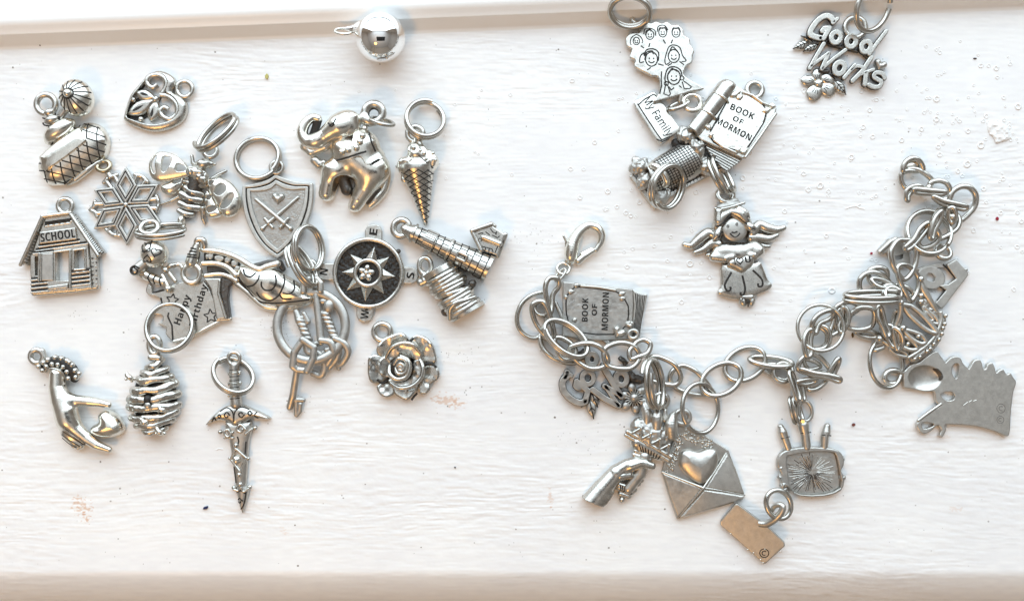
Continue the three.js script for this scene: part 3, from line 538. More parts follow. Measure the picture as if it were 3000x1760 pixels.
{ // ice cream
  const t = new Thing('ice_cream_charm', 'ice cream cone charm with lumpy scoops and waffle pattern', 'charm', LOOSE, [840, 260, 3.696], [1410, 950], { mid: 22 });
  const cone = cap([1415, 860, 105, 190], [1502, 1455, 40, 24]);
  t.part('waffle_cone', AND(cone, column([[1180, 830], [1700, 830], [1620, 1100], [1530, 1480], [1475, 1480], [1270, 1100]])), M.silver);
  const P = [[1250, 890], [1620, 890], [1590, 1040], [1535, 1440], [1485, 1440], [1330, 1080]];
  t.hatch('waffle_groove', cone, P, 33, 50, 7, { bow: 30 });
  t.hatch('waffle_groove', cone, P, -28, 52, 7, { bow: -30 });
  const sc = ROUGH(SU(46, ell([1420, 690, 150], [112, 100, 90]), ell([1300, 835, 130], [112, 100, 95], -20), ell([1530, 800, 140], [115, 120, 100]), ell([1430, 840, 160], [130, 90, 90]), sph(1290, 980, 90, 50), sph(1520, 970, 130, 56), sph(1400, 600, 130, 60), sph(1480, 890, 170, 60)), 16, 52);
  t.part('scoop', sc, M.bright);
  t.beads('sprinkle', sc, [[1190, 830, 20], [1240, 800, 18], [1500, 720, 24], [1590, 715, 22], [1520, 780, 20], [1385, 660, 28], [1620, 790, 20], [1460, 690, 18]], 20, M.silver);
  t.lines('fold', sc, [[[1250, 920], [1330, 850], [1420, 850], [1480, 880]], [[1440, 740], [1500, 800], [1590, 870]]], 9, M.patinaSoft);
  t.ring('loop', 1395, 500, 84, 80, 0, 30, { h: 130, m: M.silver });
  t.ring('split_ring', 1500, 342, 200, 192, 30, 26, { h: 120, rise: 70, turns: 2, start: 285, gap: 24 });
}
{ // schoolhouse
  const t = new Thing('schoolhouse_charm', 'small schoolhouse charm with open door and SCHOOL sign under its roof', 'charm', LOOSE, [20, 540, 3.695], [600, 740], { mid: 20 });
  const front = [[420, 365], [705, 325], [885, 640], [930, 1125], [700, 1140], [290, 1185], [268, 960], [268, 780], [300, 720]];
  const wall = DIFF(plate(front, 0, 120, 8), U(column([[535, 745], [690, 722], [690, 1035], [540, 1042]]), column([[742, 722], [852, 706], [856, 908], [748, 918]]), column([[318, 780], [348, 778], [352, 985], [322, 990]])), 4);
  t.part('wall', wall, M.silver);
  t.part('side_wall', plate([[885, 640], [965, 720], [990, 1100], [930, 1125]], 0, 90, 6), M.silver);
  for (let r = 0; r < 7; r++) for (let q = 0; q < 2; q++) t.part('brick', plate([[912 + q * 40 + (r % 2) * 8, 790 + r * 44], [938 + q * 40, 792 + r * 44], [940 + q * 40, 812 + r * 44], [914 + q * 40 + (r % 2) * 8, 810 + r * 44]], 80, 100, 4), r % 2 === q ? M.patinaSoft : M.silver);
  const boards = [];
  for (let y = 1005; y < 1180; y += 44) boards.push([[282, y + 12], [455, y - 6]], [[715, y - 60], [905, y - 82]]);
  boards.push([[715, 935], [905, 912]], [[330, 705], [890, 625]], [[430, 420], [720, 380]], [[360, 660], [800, 600]], [[300, 735], [520, 712]], [[430, 440], [700, 402]]);
  t.lines('clapboard_joint', null, boards, 13, M.patina, { z: 124 });
  t.part('clapboard', U(...boards.map(([a, b]) => cap([a[0], a[1] + 20, 112, 14], [b[0], b[1] + 20, 112, 14]))), M.silver);
  t.part('sign', plate([[378, 520], [765, 470], [782, 600], [372, 652]], 110, 150, 12), M.silver);
  t.text('SCHOOL', 578, 558, 372, 92, 8, 149, { name: 'lettering' });
  t.part('door', plate([[385, 748], [520, 742], [522, 1042], [372, 1045]], 60, 136, 10), M.dull);
  t.part('door_post', U(cap([372, 750, 130, 14], [366, 1045, 130, 14]), cap([395, 750, 140, 10], [392, 1040, 140, 10])), M.silver);
  t.part('window_frame', U(path([[735, 715, 124, 12], [860, 697, 124, 12], [864, 915, 124, 12], [742, 926, 124, 12], [735, 715, 124, 12]])), M.silver);
  t.part('door_frame', U(path([[528, 735, 124, 13], [700, 712, 124, 15], [700, 1120, 124, 17]])), M.silver);
  t.part('step', plate([[465, 1100], [685, 1070], [685, 1122], [470, 1142]], 90, 150, 10), M.silver);
  t.part('base', U(cap([290, 1175, 60, 34], [700, 1140, 60, 30]), cap([700, 1140, 60, 30], [960, 1110, 60, 30])), M.silver);
  const roofR = [[700, 310], [745, 330], [1060, 745], [1000, 775], [940, 720]], roofL = [[430, 345], [395, 360], [140, 855], [235, 880], [300, 700]];
  const rr = puff(roofR, 20, 60, 50, 50), rl = puff(roofL, 20, 60, 50, 60);
  t.part('roof', U(rr, rl), M.dull);
  t.hatch('shingle_joint', rr, roofR, 130, 22, 6); t.hatch('shingle_joint', rl, roofL, 24, 34, 6);
  t.part('rake_board', U(cap([705, 318, 150, 22], [1000, 770, 130, 20]), cap([415, 358, 150, 22], [165, 870, 120, 20]), cap([410, 355, 150, 22], [710, 315, 150, 22])), M.silver);
  t.loop(622, 235, 76, 29, { h: 60 });
}
{ // birthday charm: ball head over a scroll, arms and a lettered plaque
  const t = new Thing('birthday_charm', 'charm of a heart-patterned ball head over a Happy Birthday plaque and scroll', 'charm', LOOSE, [380, 620, 3.695], [520, 800], { mid: 20 });
  const P = [...sp([[190, 775], [165, 850], [200, 905], [295, 925], [342, 985], [300, 1035], [245, 1075], [250, 1110], [340, 1120], [345, 1175], [300, 1215], [385, 1250], [380, 1320], [445, 1390]], 3), [480, 1400], [620, 1365], [940, 1192], [905, 960], [850, 830], [790, 750], [620, 745], [520, 765], [300, 850], [240, 880], [230, 800]];
  const pl = plate(P, 0, 62, 10);
  t.part('plaque', ROUGH(pl, 0.8, 40), M.silver);
  t.part('plaque_edge', path([[470, 1400, 52, 18], [620, 1365, 54, 20], [945, 1192, 54, 20]]), M.bright);
  t.lines('groove', pl, [[[415, 1090], [405, 1130], [450, 1230], [460, 1390]], [[330, 930], [345, 985], [320, 1020]], [[240, 880], [430, 830]]], 12);
  t.text('Happy', 572, 1062, 335, 96, 69, 62);
  t.text('Birthday', 742, 1015, 470, 96, 73, 62);
  t.lines('star', pl, [star2(455, 955, 70, 34, 10).concat([star2(455, 955, 70, 34, 10)[0]]), star2(868, 1128, 78, 36, -6).concat([star2(868, 1128, 78, 36, -6)[0]])], 9);
  t.part('scroll', U(path([[75, 640, 90, 66], [190, 545, 90, 62]]), path([[150, 690, 60, 50], [250, 720, 60, 48]])), M.silver);
  t.lines('scroll_curl', null, [sp([[75, 610], [110, 640], [85, 680], [40, 660], [38, 615], [80, 590], [130, 620]], 3)], 10, M.patina, { z: 158 });
  const arm = path([[190, 690, 80, 56], [280, 730, 90, 56], [370, 760, 96, 50]]);
  t.part('arm', arm, M.bright);
  t.lines('arm_band', arm, [[[235, 670], [215, 720], [235, 770]], [[300, 690], [275, 730], [285, 790]], [[355, 700], [340, 740], [350, 800]]], 11);
  t.part('arm', path([[360, 690, 110, 26], [425, 825, 110, 26]]), M.bright);
  t.part('arm', path([[415, 650, 90, 24], [490, 750, 80, 24]]), M.bright);
  t.part('button', sph(425, 835, 110, 42), M.bright);
  t.part('bow', SU(20, ell([390, 630, 110], [50, 30, 40], 40), ell([450, 590, 110], [46, 30, 36], -20), ell([490, 575, 90], [30, 26, 30])), M.silver);
  t.tube('arm_hook', along([[470, 600], [530, 570], [570, 610], [585, 680]], 90, 24), M.bright);
  const head = ell([292, 460, 150], [150, 152, 140], 12);
  t.part('head', head, M.bright);
  const hl = (cx, cy, s, d) => { const h = heart2(cx, cy, s, d, 20); return h.concat([h[0]]); };
  t.lines('heart_outline', head, [hl(228, 395, 58, 8), hl(342, 450, 48, 14), hl(252, 520, 42, 190), [[285, 325], [284, 440], [190, 440]]], 9);
  t.ring('loop', 252, 185, 92, 70, 0, 32, { h: 200, m: M.silver, rise: 50 });
  t.ring('split_ring', 368, 225, 262, 52, -5, 22, { h: 190, rise: 70, turns: 2, start: 20 });
}
{ // high-heeled shoe
  const t = new Thing('shoe_charm', 'ornate high-heeled shoe charm with scroll relief and flared heel', 'charm', LOOSE, [540, 660, 3.696], [780, 580], { mid: 22 });
  const P = sp([[590, 425], [700, 455], [820, 490], [950, 460], [1060, 520], [1200, 605], [1310, 700], [1400, 780], [1330, 860], [1120, 895], [930, 890], [800, 815], [690, 715], [575, 590]], 3, true);
  const vamp = SU(60, puff(P, 0, 50, 115, 190), ell([720, 560, 90], [140, 90, 80], 40), ell([920, 600, 110], [170, 130, 84]), ell([890, 730, 90], [160, 90, 80], 20), ell([1130, 680, 90], [150, 90, 70], 30));
  t.part('vamp', vamp, M.bright);
  t.lines('scroll_relief', vamp, [sp([[655, 480], [680, 540], [740, 560], [790, 520]], 3), sp([[600, 560], [660, 650], [760, 650], [820, 590], [830, 540]], 3), sp([[1000, 540], [1010, 620], [970, 690], [900, 700], [860, 660], [860, 610]], 3), sp([[1080, 540], [1095, 630], [1030, 760], [940, 810], [850, 790], [800, 720]], 3), sp([[1185, 600], [1200, 690], [1150, 740], [1080, 730]], 3), sp([[1040, 740], [1080, 790], [1170, 790]], 3), sp([[610, 610], [700, 710], [800, 810], [960, 840], [1200, 820], [1350, 800]], 3)], 12);
  const sole = spath([[540, 610, 60, 30], [690, 730, 60, 34], [820, 850, 56, 36], [940, 890, 54, 36], [1150, 885, 50, 34], [1390, 815, 44, 26]]);
  t.part('sole', sole, M.bright);
  t.part('top_edge', spath([[215, 272, 110, 30], [400, 292, 116, 32], [580, 355, 120, 34], [720, 440, 124, 34], [820, 478, 128, 34], [900, 450, 130, 36], [1010, 420, 126, 40]]), M.bright);
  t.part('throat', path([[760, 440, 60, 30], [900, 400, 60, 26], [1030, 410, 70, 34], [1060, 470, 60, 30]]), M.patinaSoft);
  const lower = U(spath([[205, 415, 100, 30], [350, 415, 104, 30], [470, 455, 104, 32], [560, 540, 100, 34]]), spath([[225, 545, 80, 26], [390, 528, 84, 28], [520, 570, 84, 32], [560, 600, 84, 32]]));
  t.part('strap', lower, M.bright);
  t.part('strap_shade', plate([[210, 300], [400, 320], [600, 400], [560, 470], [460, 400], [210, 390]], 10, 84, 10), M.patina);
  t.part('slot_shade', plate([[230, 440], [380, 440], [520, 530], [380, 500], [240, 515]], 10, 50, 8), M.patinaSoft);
  for (const [x, y, w, h, d] of [[285, 338, 34, 34, 0], [380, 358, 56, 32, 8], [470, 378, 36, 32, 16], [545, 415, 40, 36, 30], [250, 340, 20, 30, 0], [575, 470, 30, 34, 40]]) t.part('strap_block', plate(ring2(x, y, w, h, d, 4 * 3), 60, 108, 12), M.silver);
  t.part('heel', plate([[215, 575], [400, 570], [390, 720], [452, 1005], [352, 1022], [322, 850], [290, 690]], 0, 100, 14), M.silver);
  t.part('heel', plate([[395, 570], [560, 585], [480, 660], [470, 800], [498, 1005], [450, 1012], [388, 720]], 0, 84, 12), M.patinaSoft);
  t.part('heel_tip', path([[350, 1022, 60, 22], [495, 1008, 60, 20]]), M.silver);
  t.part('heel_ridge', path([[385, 600, 95, 16], [375, 740, 95, 18], [450, 1000, 90, 18]]), M.silver);
  const tower = path([[150, 210, 110, 42], [110, 330, 100, 66], [85, 400, 96, 72]]);
  t.part('back_cone', tower, M.bright);
  t.lines('cone_band', tower, [[[80, 250], [150, 262]], [[55, 318], [150, 325]], [[50, 345], [150, 352]], [[78, 285], [150, 292]]], 11);
  t.tube('hook', [[140, 200, 120, 30], [160, 160, 130, 32], [215, 165, 130, 34], [235, 220, 120, 34], [215, 290, 100, 30]], M.silver);
  t.ring('loop', 88, 525, 92, 98, 0, 30, { h: 110, m: M.bright });
}
{ // ring of keys
  const t = new Thing('key_ring_charm', 'dull grey hoop charm strung with several small keys', 'charm', LOOSE, [780, 820, 3.519], [460, 480], { mid: 30 });
  t.g.scale.y = 0.66;
  t.ring('hoop', 460, 478, 350, 350, 0, 49, { h: 150, rise: 40, m: M.dull, sides: 14 });
  t.part('bail', SU(20, path([[385, 120, 200, 34], [390, 40, 200, 34], [440, -10, 200, 30]]), path([[560, 110, 200, 34], [560, 40, 200, 34], [520, -10, 200, 30]])), M.pewter);
  t.ring('split_ring', 372, -140, 232, 70, 61, 22, { h: 240, rise: 110, turns: 2, start: 100 });
  const key = (pts) => t.part('key', pts, M.dull);
  key(U(path([[385, 612, 250, 34], [500, 692, 250, 36], [490, 800, 250, 36], [430, 930, 240, 36]]), path([[385, 612, 230, 36], [295, 740, 220, 38], [280, 880, 210, 40], [320, 920, 200, 36], [430, 930, 220, 34]]),
    path([[318, 930, 190, 36], [270, 1180, 110, 38], [228, 1310, 60, 34]]), path([[275, 1230, 90, 28], [370, 1235, 80, 26]]), path([[300, 1250, 80, 26], [295, 1380, 60, 26]]), path([[340, 1280, 76, 24], [330, 1350, 60, 26], [300, 1390, 60, 24]])));
  key(U(path([[505, 160, 130, 34], [560, 620, 150, 42]]), spath([[560, 620, 190, 30], [660, 640, 200, 36], [690, 740, 190, 40], [630, 860, 150, 36]]), path([[560, 640, 150, 36], [500, 660, 140, 30]])));
  const twist = (x0, y0, x1, y1, z, n) => { const L = []; for (const ph of [0, Math.PI]) L.push(path(Array.from({ length: 33 }, (_, i) => { const q = i / 32, a = q * Math.PI * 2 * n + ph, dx = x1 - x0, dy = y1 - y0, l = Math.hypot(dx, dy); return [x0 + dx * q - (dy / l) * 22 * Math.cos(a), y0 + dy * q + (dx / l) * 22 * Math.cos(a), z + 22 * Math.sin(a), 27]; }))); return U(...L); };
  key(U(twist(335, 400, 425, 620, 120, 2.5), path([[300, 330, 110, 30], [330, 420, 120, 40]]), path([[380, 350, 110, 26], [420, 430, 110, 30]]), spath([[400, 640, 130, 34], [430, 740, 130, 40], [540, 760, 150, 36], [600, 870, 140, 38], [560, 980, 110, 40], [470, 960, 90, 34]])));
  key(U(twist(590, 330, 700, 600, 120, 3), ell([640, 270, 120], [60, 80, 60], 20), path([[570, 220, 110, 32], [690, 230, 110, 32]]), spath([[700, 600, 190, 28], [800, 650, 190, 34], [840, 740, 170, 36], [780, 850, 130, 34], [720, 880, 100, 24]]), sph(735, 910, 70, 26)));
  key(U(spath([[620, 720, 150, 30], [740, 690, 150, 34], [720, 800, 120, 40], [640, 900, 90, 34]]), path([[570, 760, 120, 34], [680, 700, 130, 30]])));
}
{ // compass
  const t = new Thing('compass_charm', 'round compass charm with raised eight-pointed star on a black field', 'charm', LOOSE, [900, 620, 3.695], [665, 665], { mid: 15 });
  t.part('bowl', plate(ring2(665, 665, 372, 372, 0, 48), 0, 60, 10), M.silver);
  const field = ROUGH(plate(ring2(665, 665, 345, 345, 0, 40), 30, 72, 4), 9, 22);
  t.part('field', field, M.patina);
  t.ring('rim', 665, 665, 362, 362, 0, 27, { h: 84, m: M.silver, sides: 12 });
  const tips = [[730, 378], [890, 490], [957, 702], [832, 890], [628, 972], [424, 856], [373, 655], [470, 463]];
  const apex = [665, 665];
  const spikes = tips.map(([x, y]) => { const dx = x - apex[0], dy = y - apex[1], l = Math.hypot(dx, dy), nx = -dy / l, ny = dx / l, W = 78; const Pk = [[x, y], [apex[0] + dx * 0.4 + nx * W, apex[1] + dy * 0.4 + ny * W], [apex[0] + dx * 0.4 - nx * W, apex[1] + dy * 0.4 - ny * W]];
    const d2 = poly2(Pk); return { f: (a, b, z) => { const k = d2(a, b); return Math.max(-k, 40 - z, (z - 78 - 0.85 * Math.max(k, 0)) * 0.7); }, b: pbox(Pk, 40, 150) }; });
  for (const q of spikes) t.part('star_point', q, M.silver, { cell: 0.8 });
  t.ring('hub_ring', 665, 665, 138, 138, 0, 24, { h: 120, m: M.silver, sides: 10 });
  t.part('hub_well', plate(ring2(665, 665, 132, 132, 0, 26), 40, 96, 4), M.patina);
  t.part('flower', U(...Array.from({ length: 5 }, (_, i) => { const a = R(i * 72 - 80); return ell([645 + 52 * Math.cos(a), 665 + 52 * Math.sin(a), 108], [44, 34, 26], i * 72 - 80); }), sph(645, 665, 112, 26)), M.silver);
  const tab = (cx, cy, dx, dy, L) => { const nx = -dy, ny = dx, w = 92, q = [[cx - dx * 110 + nx * w, cy - dy * 110 + ny * w], [cx + dx * 20 + nx * w, cy + dy * 20 + ny * w], [cx + dx * 72 + nx * w * 0.7, cy + dy * 72 + ny * w * 0.7], [cx + dx * 92, cy + dy * 92], [cx + dx * 72 - nx * w * 0.7, cy + dy * 72 - ny * w * 0.7], [cx + dx * 20 - nx * w, cy + dy * 20 - ny * w], [cx - dx * 110 - nx * w, cy - dy * 110 - ny * w]]; const pl = ROUGH(plate(q, 0, 58, 10), 1.2, 24); t.part('tab', pl, M.pewter); t.text(L, cx + dx * 5, cy + dy * 5, L === 'W' ? 98 : 66, 84, 82, 59); };
  tab(715, 225, 0.03, -1, 'E'); tab(1110, 690, 1, 0.05, 'S'); tab(622, 1105, -0.04, 1, 'W'); tab(185, 650, -1, 0.0, 'N');
  t.part('stud', U(sph(985, 430, 60, 26), sph(640, 1050, 50, 24)), M.patinaSoft);
  t.ring('loop', 20, 610, 76, 84, 0, 26, { h: 50, m: M.silver });
  t.ring('split_ring', 30, 400, 232, 118, 84, 24, { h: 150, rise: 110, turns: 2, start: 0 });
}
{ // lighthouse
  const t = new Thing('lighthouse_charm', 'brick lighthouse charm with a tiny gabled house at its base', 'charm', LOOSE, [900, 620, 3.695], [1550, 420], { mid: 22 });
  const A = [1150, 232], B = [1960, 612], ux = 0.905, uy = 0.425, nx = -uy, ny = ux, at = (d, w = 0) => [A[0] + ux * d + nx * w, A[1] + uy * d + ny * w];
  const seg = (d0, r0, d1, r1) => { const C = column([at(d0, -260), at(d1, -260), at(d1, 260), at(d0, 260)]); return AND(cap([...at(d0 - 1), 118, r0], [...at(d1 + 1), 118, r1]), C); };
  const tower = seg(20, 84, 895, 148);
  t.part('tower', tower, M.silver);
  t.part('gallery', U(seg(0, 108, 26, 108), seg(40, 70, 60, 70)), M.silver);
  t.part('cornice', seg(415, 128, 446, 130), M.silver);
  t.part('base_rim', seg(868, 158, 912, 158), M.silver);
  const bal = seg(138, 110, 262, 116);
  t.part('balcony', bal, M.silver);
  t.lines('baluster_gap', bal, Array.from({ length: 9 }, (_, i) => [at(142, -88 + i * 22), at(258, -92 + i * 23)]), 5, M.patinaSoft);
  const rows = [70, 135, 265, 335, 412, 450, 530, 610, 690, 770, 850], J = [];
  rows.forEach((d, i) => { const w = 84 + (64 * d) / 895; J.push(Array.from({ length: 9 }, (_, k) => { const a = R(-80 + k * 20); return at(d + 12 * Math.cos(a), w * Math.sin(a)); })); const e = rows[i + 1] ?? 880; if (d >= 138 && d < 262) return; for (let k = -2; k <= 2; k++) { const a = R(k * 32 + (i % 2) * 16), b = 84 + (64 * e) / 895; J.push([at(d + 12 * Math.cos(a), w * Math.sin(a)), at(e + 12 * Math.cos(a), b * Math.sin(a))]); } });
  t.lines('brick_joint', tower, J, 6.5);
  t.part('window', U(path([[...at(540, -20), 262, 14], [...at(640, -20), 268, 14], [...at(640, 44), 264, 14], [...at(540, 44), 258, 14], [...at(540, -20), 262, 14]])), M.silver);
  t.part('lamp_window', sph(...at(88, 8), 190, 24), M.patina);
  t.part('lantern_cap', SU(30, cap([...at(-10), 110, 92], [...at(-90), 110, 56]), sph(1085, 200, 100, 60)), M.silver);
  t.ring('loop', 1022, 180, 84, 90, 30, 36, { h: 100, m: M.silver, sides: 12 });
  const H = [[1795, 225], [1985, 150], [2140, 255], [2060, 480], [1905, 425]], hw = plate(H, 0, 190, 12);
  t.part('house_wall', hw, M.silver);
  t.part('house_roof', U(cap([1785, 220, 200, 24], [1885, 425, 196, 28]), cap([1785, 215, 204, 24], [1990, 145, 200, 24]), cap([1990, 145, 160, 30], [2020, 165, 150, 30]), cap([2140, 255, 150, 30], [2060, 480, 140, 28])), M.silver);
  t.lines('brick_joint', hw, [[[1850, 250], [1900, 235]], [[1855, 300], [1890, 290]], [[1900, 235], [1905, 270]], [[1980, 190], [2010, 230], [2040, 240]], [[1930, 225], [1975, 260]], [[2000, 260], [2060, 290], [2080, 270]], [[2050, 220], [2040, 260]], [[1890, 380], [2000, 410], [2010, 440]], [[1930, 390], [1925, 430]], [[1970, 400], [1965, 440]], [[1920, 250], [1880, 330]], [[2085, 310], [2060, 380], [2030, 450]]], 7);
  t.part('house_porch', SU(12, cap([1905, 285, 205, 34], [2080, 355, 205, 32])), M.silver);
  t.lines('door', null, [[[2120, 310], [2085, 400]]], 14, M.patinaSoft, { z: 175 });
}
{ // spool of thread
  const t = new Thing('thread_spool_charm', 'spool charm wound with thread, one loose end curling over the lower flange', 'charm', LOOSE, [900, 620, 3.695], [1560, 880], { mid: 22 });
  const ax = [0.55, 0.835], nx = [0.87, -0.49], C = [1450, 680];
  const at = (d, w) => [C[0] + ax[0] * d + nx[0] * w, C[1] + ax[1] * d + nx[1] * w];
  const slab = (d0, d1, w) => column([at(d0, -w), at(d1, -w), at(d1, w), at(d0, w)]);
  t.part('flange', AND(path([[...at(-200, 0), 60, 195], [...at(200, 0), 60, 195]]), slab(-78, -8, 300)), M.silver);
  t.part('flange_knob', path([[1240, 770, 90, 52], [1300, 745, 110, 46]]), M.silver);
  t.part('core', AND(path([[...at(-100, 0), 105, 150], [...at(540, 10), 105, 150]]), slab(-10, 470, 260)), M.patinaSoft);
  for (let i = 0; i < 11; i++) { const d = 16 + i * 42, w = 180 - 14 * Math.sin(i * 1.7) - (i > 8 ? 10 : 0), tl = (rnd() - 0.5) * 26 + (i === 5 ? 36 : 0); t.part('thread_turn', path(Array.from({ length: 11 }, (_, k) => { const a = R(-90 + k * 18); return [...at(d + tl * Math.sin(a) + 14 * Math.cos(a), w * Math.sin(a)), 105 + 148 * Math.cos(a), 29]; })), i % 4 === 2 ? M.pewter : M.silver); }
  t.part('flange', AND(path([[...at(300, 14), 60, 205], [...at(700, 14), 60, 205]]), slab(462, 512, 300)), M.silver);
  t.part('thread_end', spath([[1555, 1150, 190, 32], [1560, 1050, 235, 32], [1620, 985, 262, 30], [1720, 955, 250, 28], [1810, 925, 200, 24]]), M.silver);
  t.part('notch', U(sph(1500, 1080, 110, 50), sph(1790, 780, 150, 44)), M.patinaSoft);
  t.ring('loop', 1278, 590, 64, 88, 0, 28, { h: 100, m: M.silver });
  t.part('loop_stem', path([[1270, 680, 100, 40], [1280, 740, 100, 56]]), M.silver);
}
{ // rose
  const t = new Thing('rose_charm', 'open rose charm with layered petals and blackened folds', 'charm', LOOSE, [780, 820, 3.519], [1415, 900], { mid: 18 });
  t.part('backing', plate(ring2(1410, 905, 270, 250, 0, 24), 0, 50, 10), M.patina);
  const cup = (pts, base, rise) => { const Q = sp(pts, 3, true), d2 = poly2(Q); return { f: (x, y, z) => { const d = d2(x, y), q = Math.hypot(x - 1405, y - 895) / 330; return Math.max(-d, base - 44 - z, (z - base - rise * q * q - 0.9 * Math.min(Math.max(d, 0), 16) - 5 * noise(x / 46, y / 46, 3)) * 0.75); }, b: pbox(Q, base - 44, base + rise * 1.6 + 24) }; };
  const petal = (pts, base, rise) => t.part('petal', cup(pts, base, rise), M.silver);
  petal([[1150, 770], [1140, 700], [1200, 620], [1290, 570], [1390, 545], [1455, 590], [1470, 650], [1420, 740], [1300, 780], [1220, 800]], 46, 44);
  petal([[1480, 640], [1490, 600], [1550, 565], [1640, 590], [1710, 660], [1745, 760], [1752, 845], [1680, 880], [1600, 850], [1540, 760]], 46, 40);
  petal([[1610, 900], [1740, 880], [1785, 960], [1768, 1020], [1700, 1070], [1690, 1125], [1640, 1175], [1570, 1155], [1570, 1040]], 46, 34);
  petal([[1540, 1040], [1560, 1110], [1500, 1200], [1440, 1235], [1380, 1212], [1320, 1165], [1310, 1080], [1420, 1060]], 46, 36);
  petal([[1150, 1075], [1240, 1050], [1310, 1085], [1322, 1165], [1260, 1205], [1190, 1190], [1145, 1130]], 46, 30);
  petal([[1058, 800], [1110, 770], [1200, 785], [1230, 880], [1260, 1000], [1160, 1060], [1080, 1050], [1050, 960], [1050, 870]], 46, 34);
  petal([[1235, 810], [1300, 700], [1400, 648], [1520, 668], [1600, 750], [1612, 830], [1540, 830], [1440, 800], [1340, 810], [1280, 860]], 104, 60);
  petal([[1150, 905], [1190, 800], [1260, 790], [1310, 850], [1290, 930], [1320, 1010], [1200, 985]], 100, 60);
  petal([[1262, 1030], [1330, 1000], [1420, 1030], [1500, 960], [1520, 830], [1605, 812], [1622, 905], [1600, 1000], [1520, 1080], [1400, 1108], [1310, 1090]], 108, 60);
  const rim = (pts, r, m = M.silver) => t.part('petal_rim', spath(pts.map(([x, y, z, q]) => [x, y, z, q ?? r]), 4), m);
  rim([[1240, 800, 130, 14], [1300, 700, 170], [1410, 648, 184], [1525, 668, 176], [1602, 760, 150, 16]], 22);
  rim([[1290, 1050, 150, 12], [1390, 1104, 176], [1520, 1078, 180], [1606, 990, 176], [1620, 890, 170], [1590, 820, 150, 14]], 22);
  t.part('well', ell([1400, 890, 120], [110, 110, 70]), M.patinaSoft);
  rim([[1285, 880, 190, 16], [1290, 960, 215], [1360, 1010, 220], [1450, 990, 220], [1490, 910, 220], [1470, 820, 210], [1400, 780, 200, 18]], 26);
  rim([[1335, 860, 220, 14], [1380, 800, 230], [1450, 820, 235], [1470, 890, 235], [1430, 950, 235], [1370, 950, 235], [1350, 900, 225, 14]], 20);
  rim([[1370, 880, 250, 12], [1400, 850, 255], [1435, 880, 255], [1420, 920, 255], [1385, 915, 250, 12]], 16);
  t.part('bud', ell([1405, 890, 225], [58, 58, 40]), M.pewter);
  t.lines('fold', null, [sp([[1262, 1010], [1250, 900], [1300, 800], [1400, 760]], 4), sp([[1540, 800], [1590, 900], [1570, 1010], [1500, 1080], [1380, 1120]], 4), sp([[1150, 1020], [1200, 1060], [1260, 1030]], 3), sp([[1560, 1160], [1530, 1190], [1500, 1230]], 3), sp([[1620, 870], [1700, 860], [1760, 900]], 3), sp([[1450, 620], [1480, 640], [1520, 600]], 3)], 12, M.patina, { z: 120 });
  t.loop(1195, 540, 86, 31, { h: 55 });
}
{ // hand holding a heart
  const t = new Thing('hand_and_heart_charm', 'slender hand charm with beaded cuff holding a smooth heart', 'charm', LOOSE, [40, 980, 3.696], [640, 720], { mid: 22 });
  const z = 110;
  const hand = SU(46, path([[478, 430, z, 82], [480, 560, z, 92], [520, 700, z, 112], [575, 830, z, 128], [600, 920, z, 118]]), path([[560, 690, z, 80], [680, 710, z, 62], [820, 720, z + 10, 56], [940, 735, z + 6, 46], [1030, 758, z, 34]]), path([[590, 900, z, 110], [680, 1010, z, 88], [790, 1110, z, 66], [900, 1185, z, 54], [1035, 1240, z - 10, 34]]), path([[545, 900, 90, 80], [580, 1060, 80, 74], [660, 1160, 70, 56], [720, 1200, 60, 40]]));
  t.part('hand', hand, M.bright);
  t.lines('finger_crease', hand, [[[560, 1030], [640, 1090], [760, 1190]], [[540, 1070], [620, 1130], [720, 1205]], [[530, 1110], [600, 1170], [680, 1215]], [[600, 1000], [700, 1080], [800, 1170]]], 8, M.patinaSoft);
  t.part('fingertip', U(sph(690, 1222, 60, 30), sph(640, 1200, 60, 34)), M.bright);
  const cuff = [[330, 305], [378, 275], [455, 250], [522, 260], [582, 285], [635, 330], [668, 390], [680, 462], [285, 345], [368, 345], [430, 320], [493, 325], [550, 350], [590, 402], [605, 472], [325, 388], [615, 300], [720, 420]];
  t.part('cuff', spath([[300, 350, 60, 40], [400, 300, 70, 56], [520, 300, 76, 60], [620, 380, 76, 64], [650, 470, 70, 50]]), M.patina);
  for (const [i, [x, y]] of cuff.entries()) t.part('cuff_bead', sph(x, y, 118 + (i < 8 ? -14 : 6), i < 8 ? 33 : 28), M.silver, { cell: 0.8 });
  t.part('cuff_edge', spath([[365, 405, 110, 14], [420, 370, 150, 14], [500, 375, 170, 14], [550, 420, 150, 14], [565, 470, 110, 14]]), M.silver);
  const hp = sp([[915, 945], [908, 880], [950, 822], [1020, 812], [1110, 868], [1180, 975], [1170, 1060], [1080, 1105], [960, 1120], [860, 1085], [825, 1040], [850, 985]], 4, true);
  t.part('heart', puff(hp, 10, 60, 130, 150), M.bright);
  t.loop(240, 240, 70, 32, { h: 60 });
  t.part('loop_stem', path([[300, 180, 60, 30], [325, 250, 60, 28]]), M.silver);
}
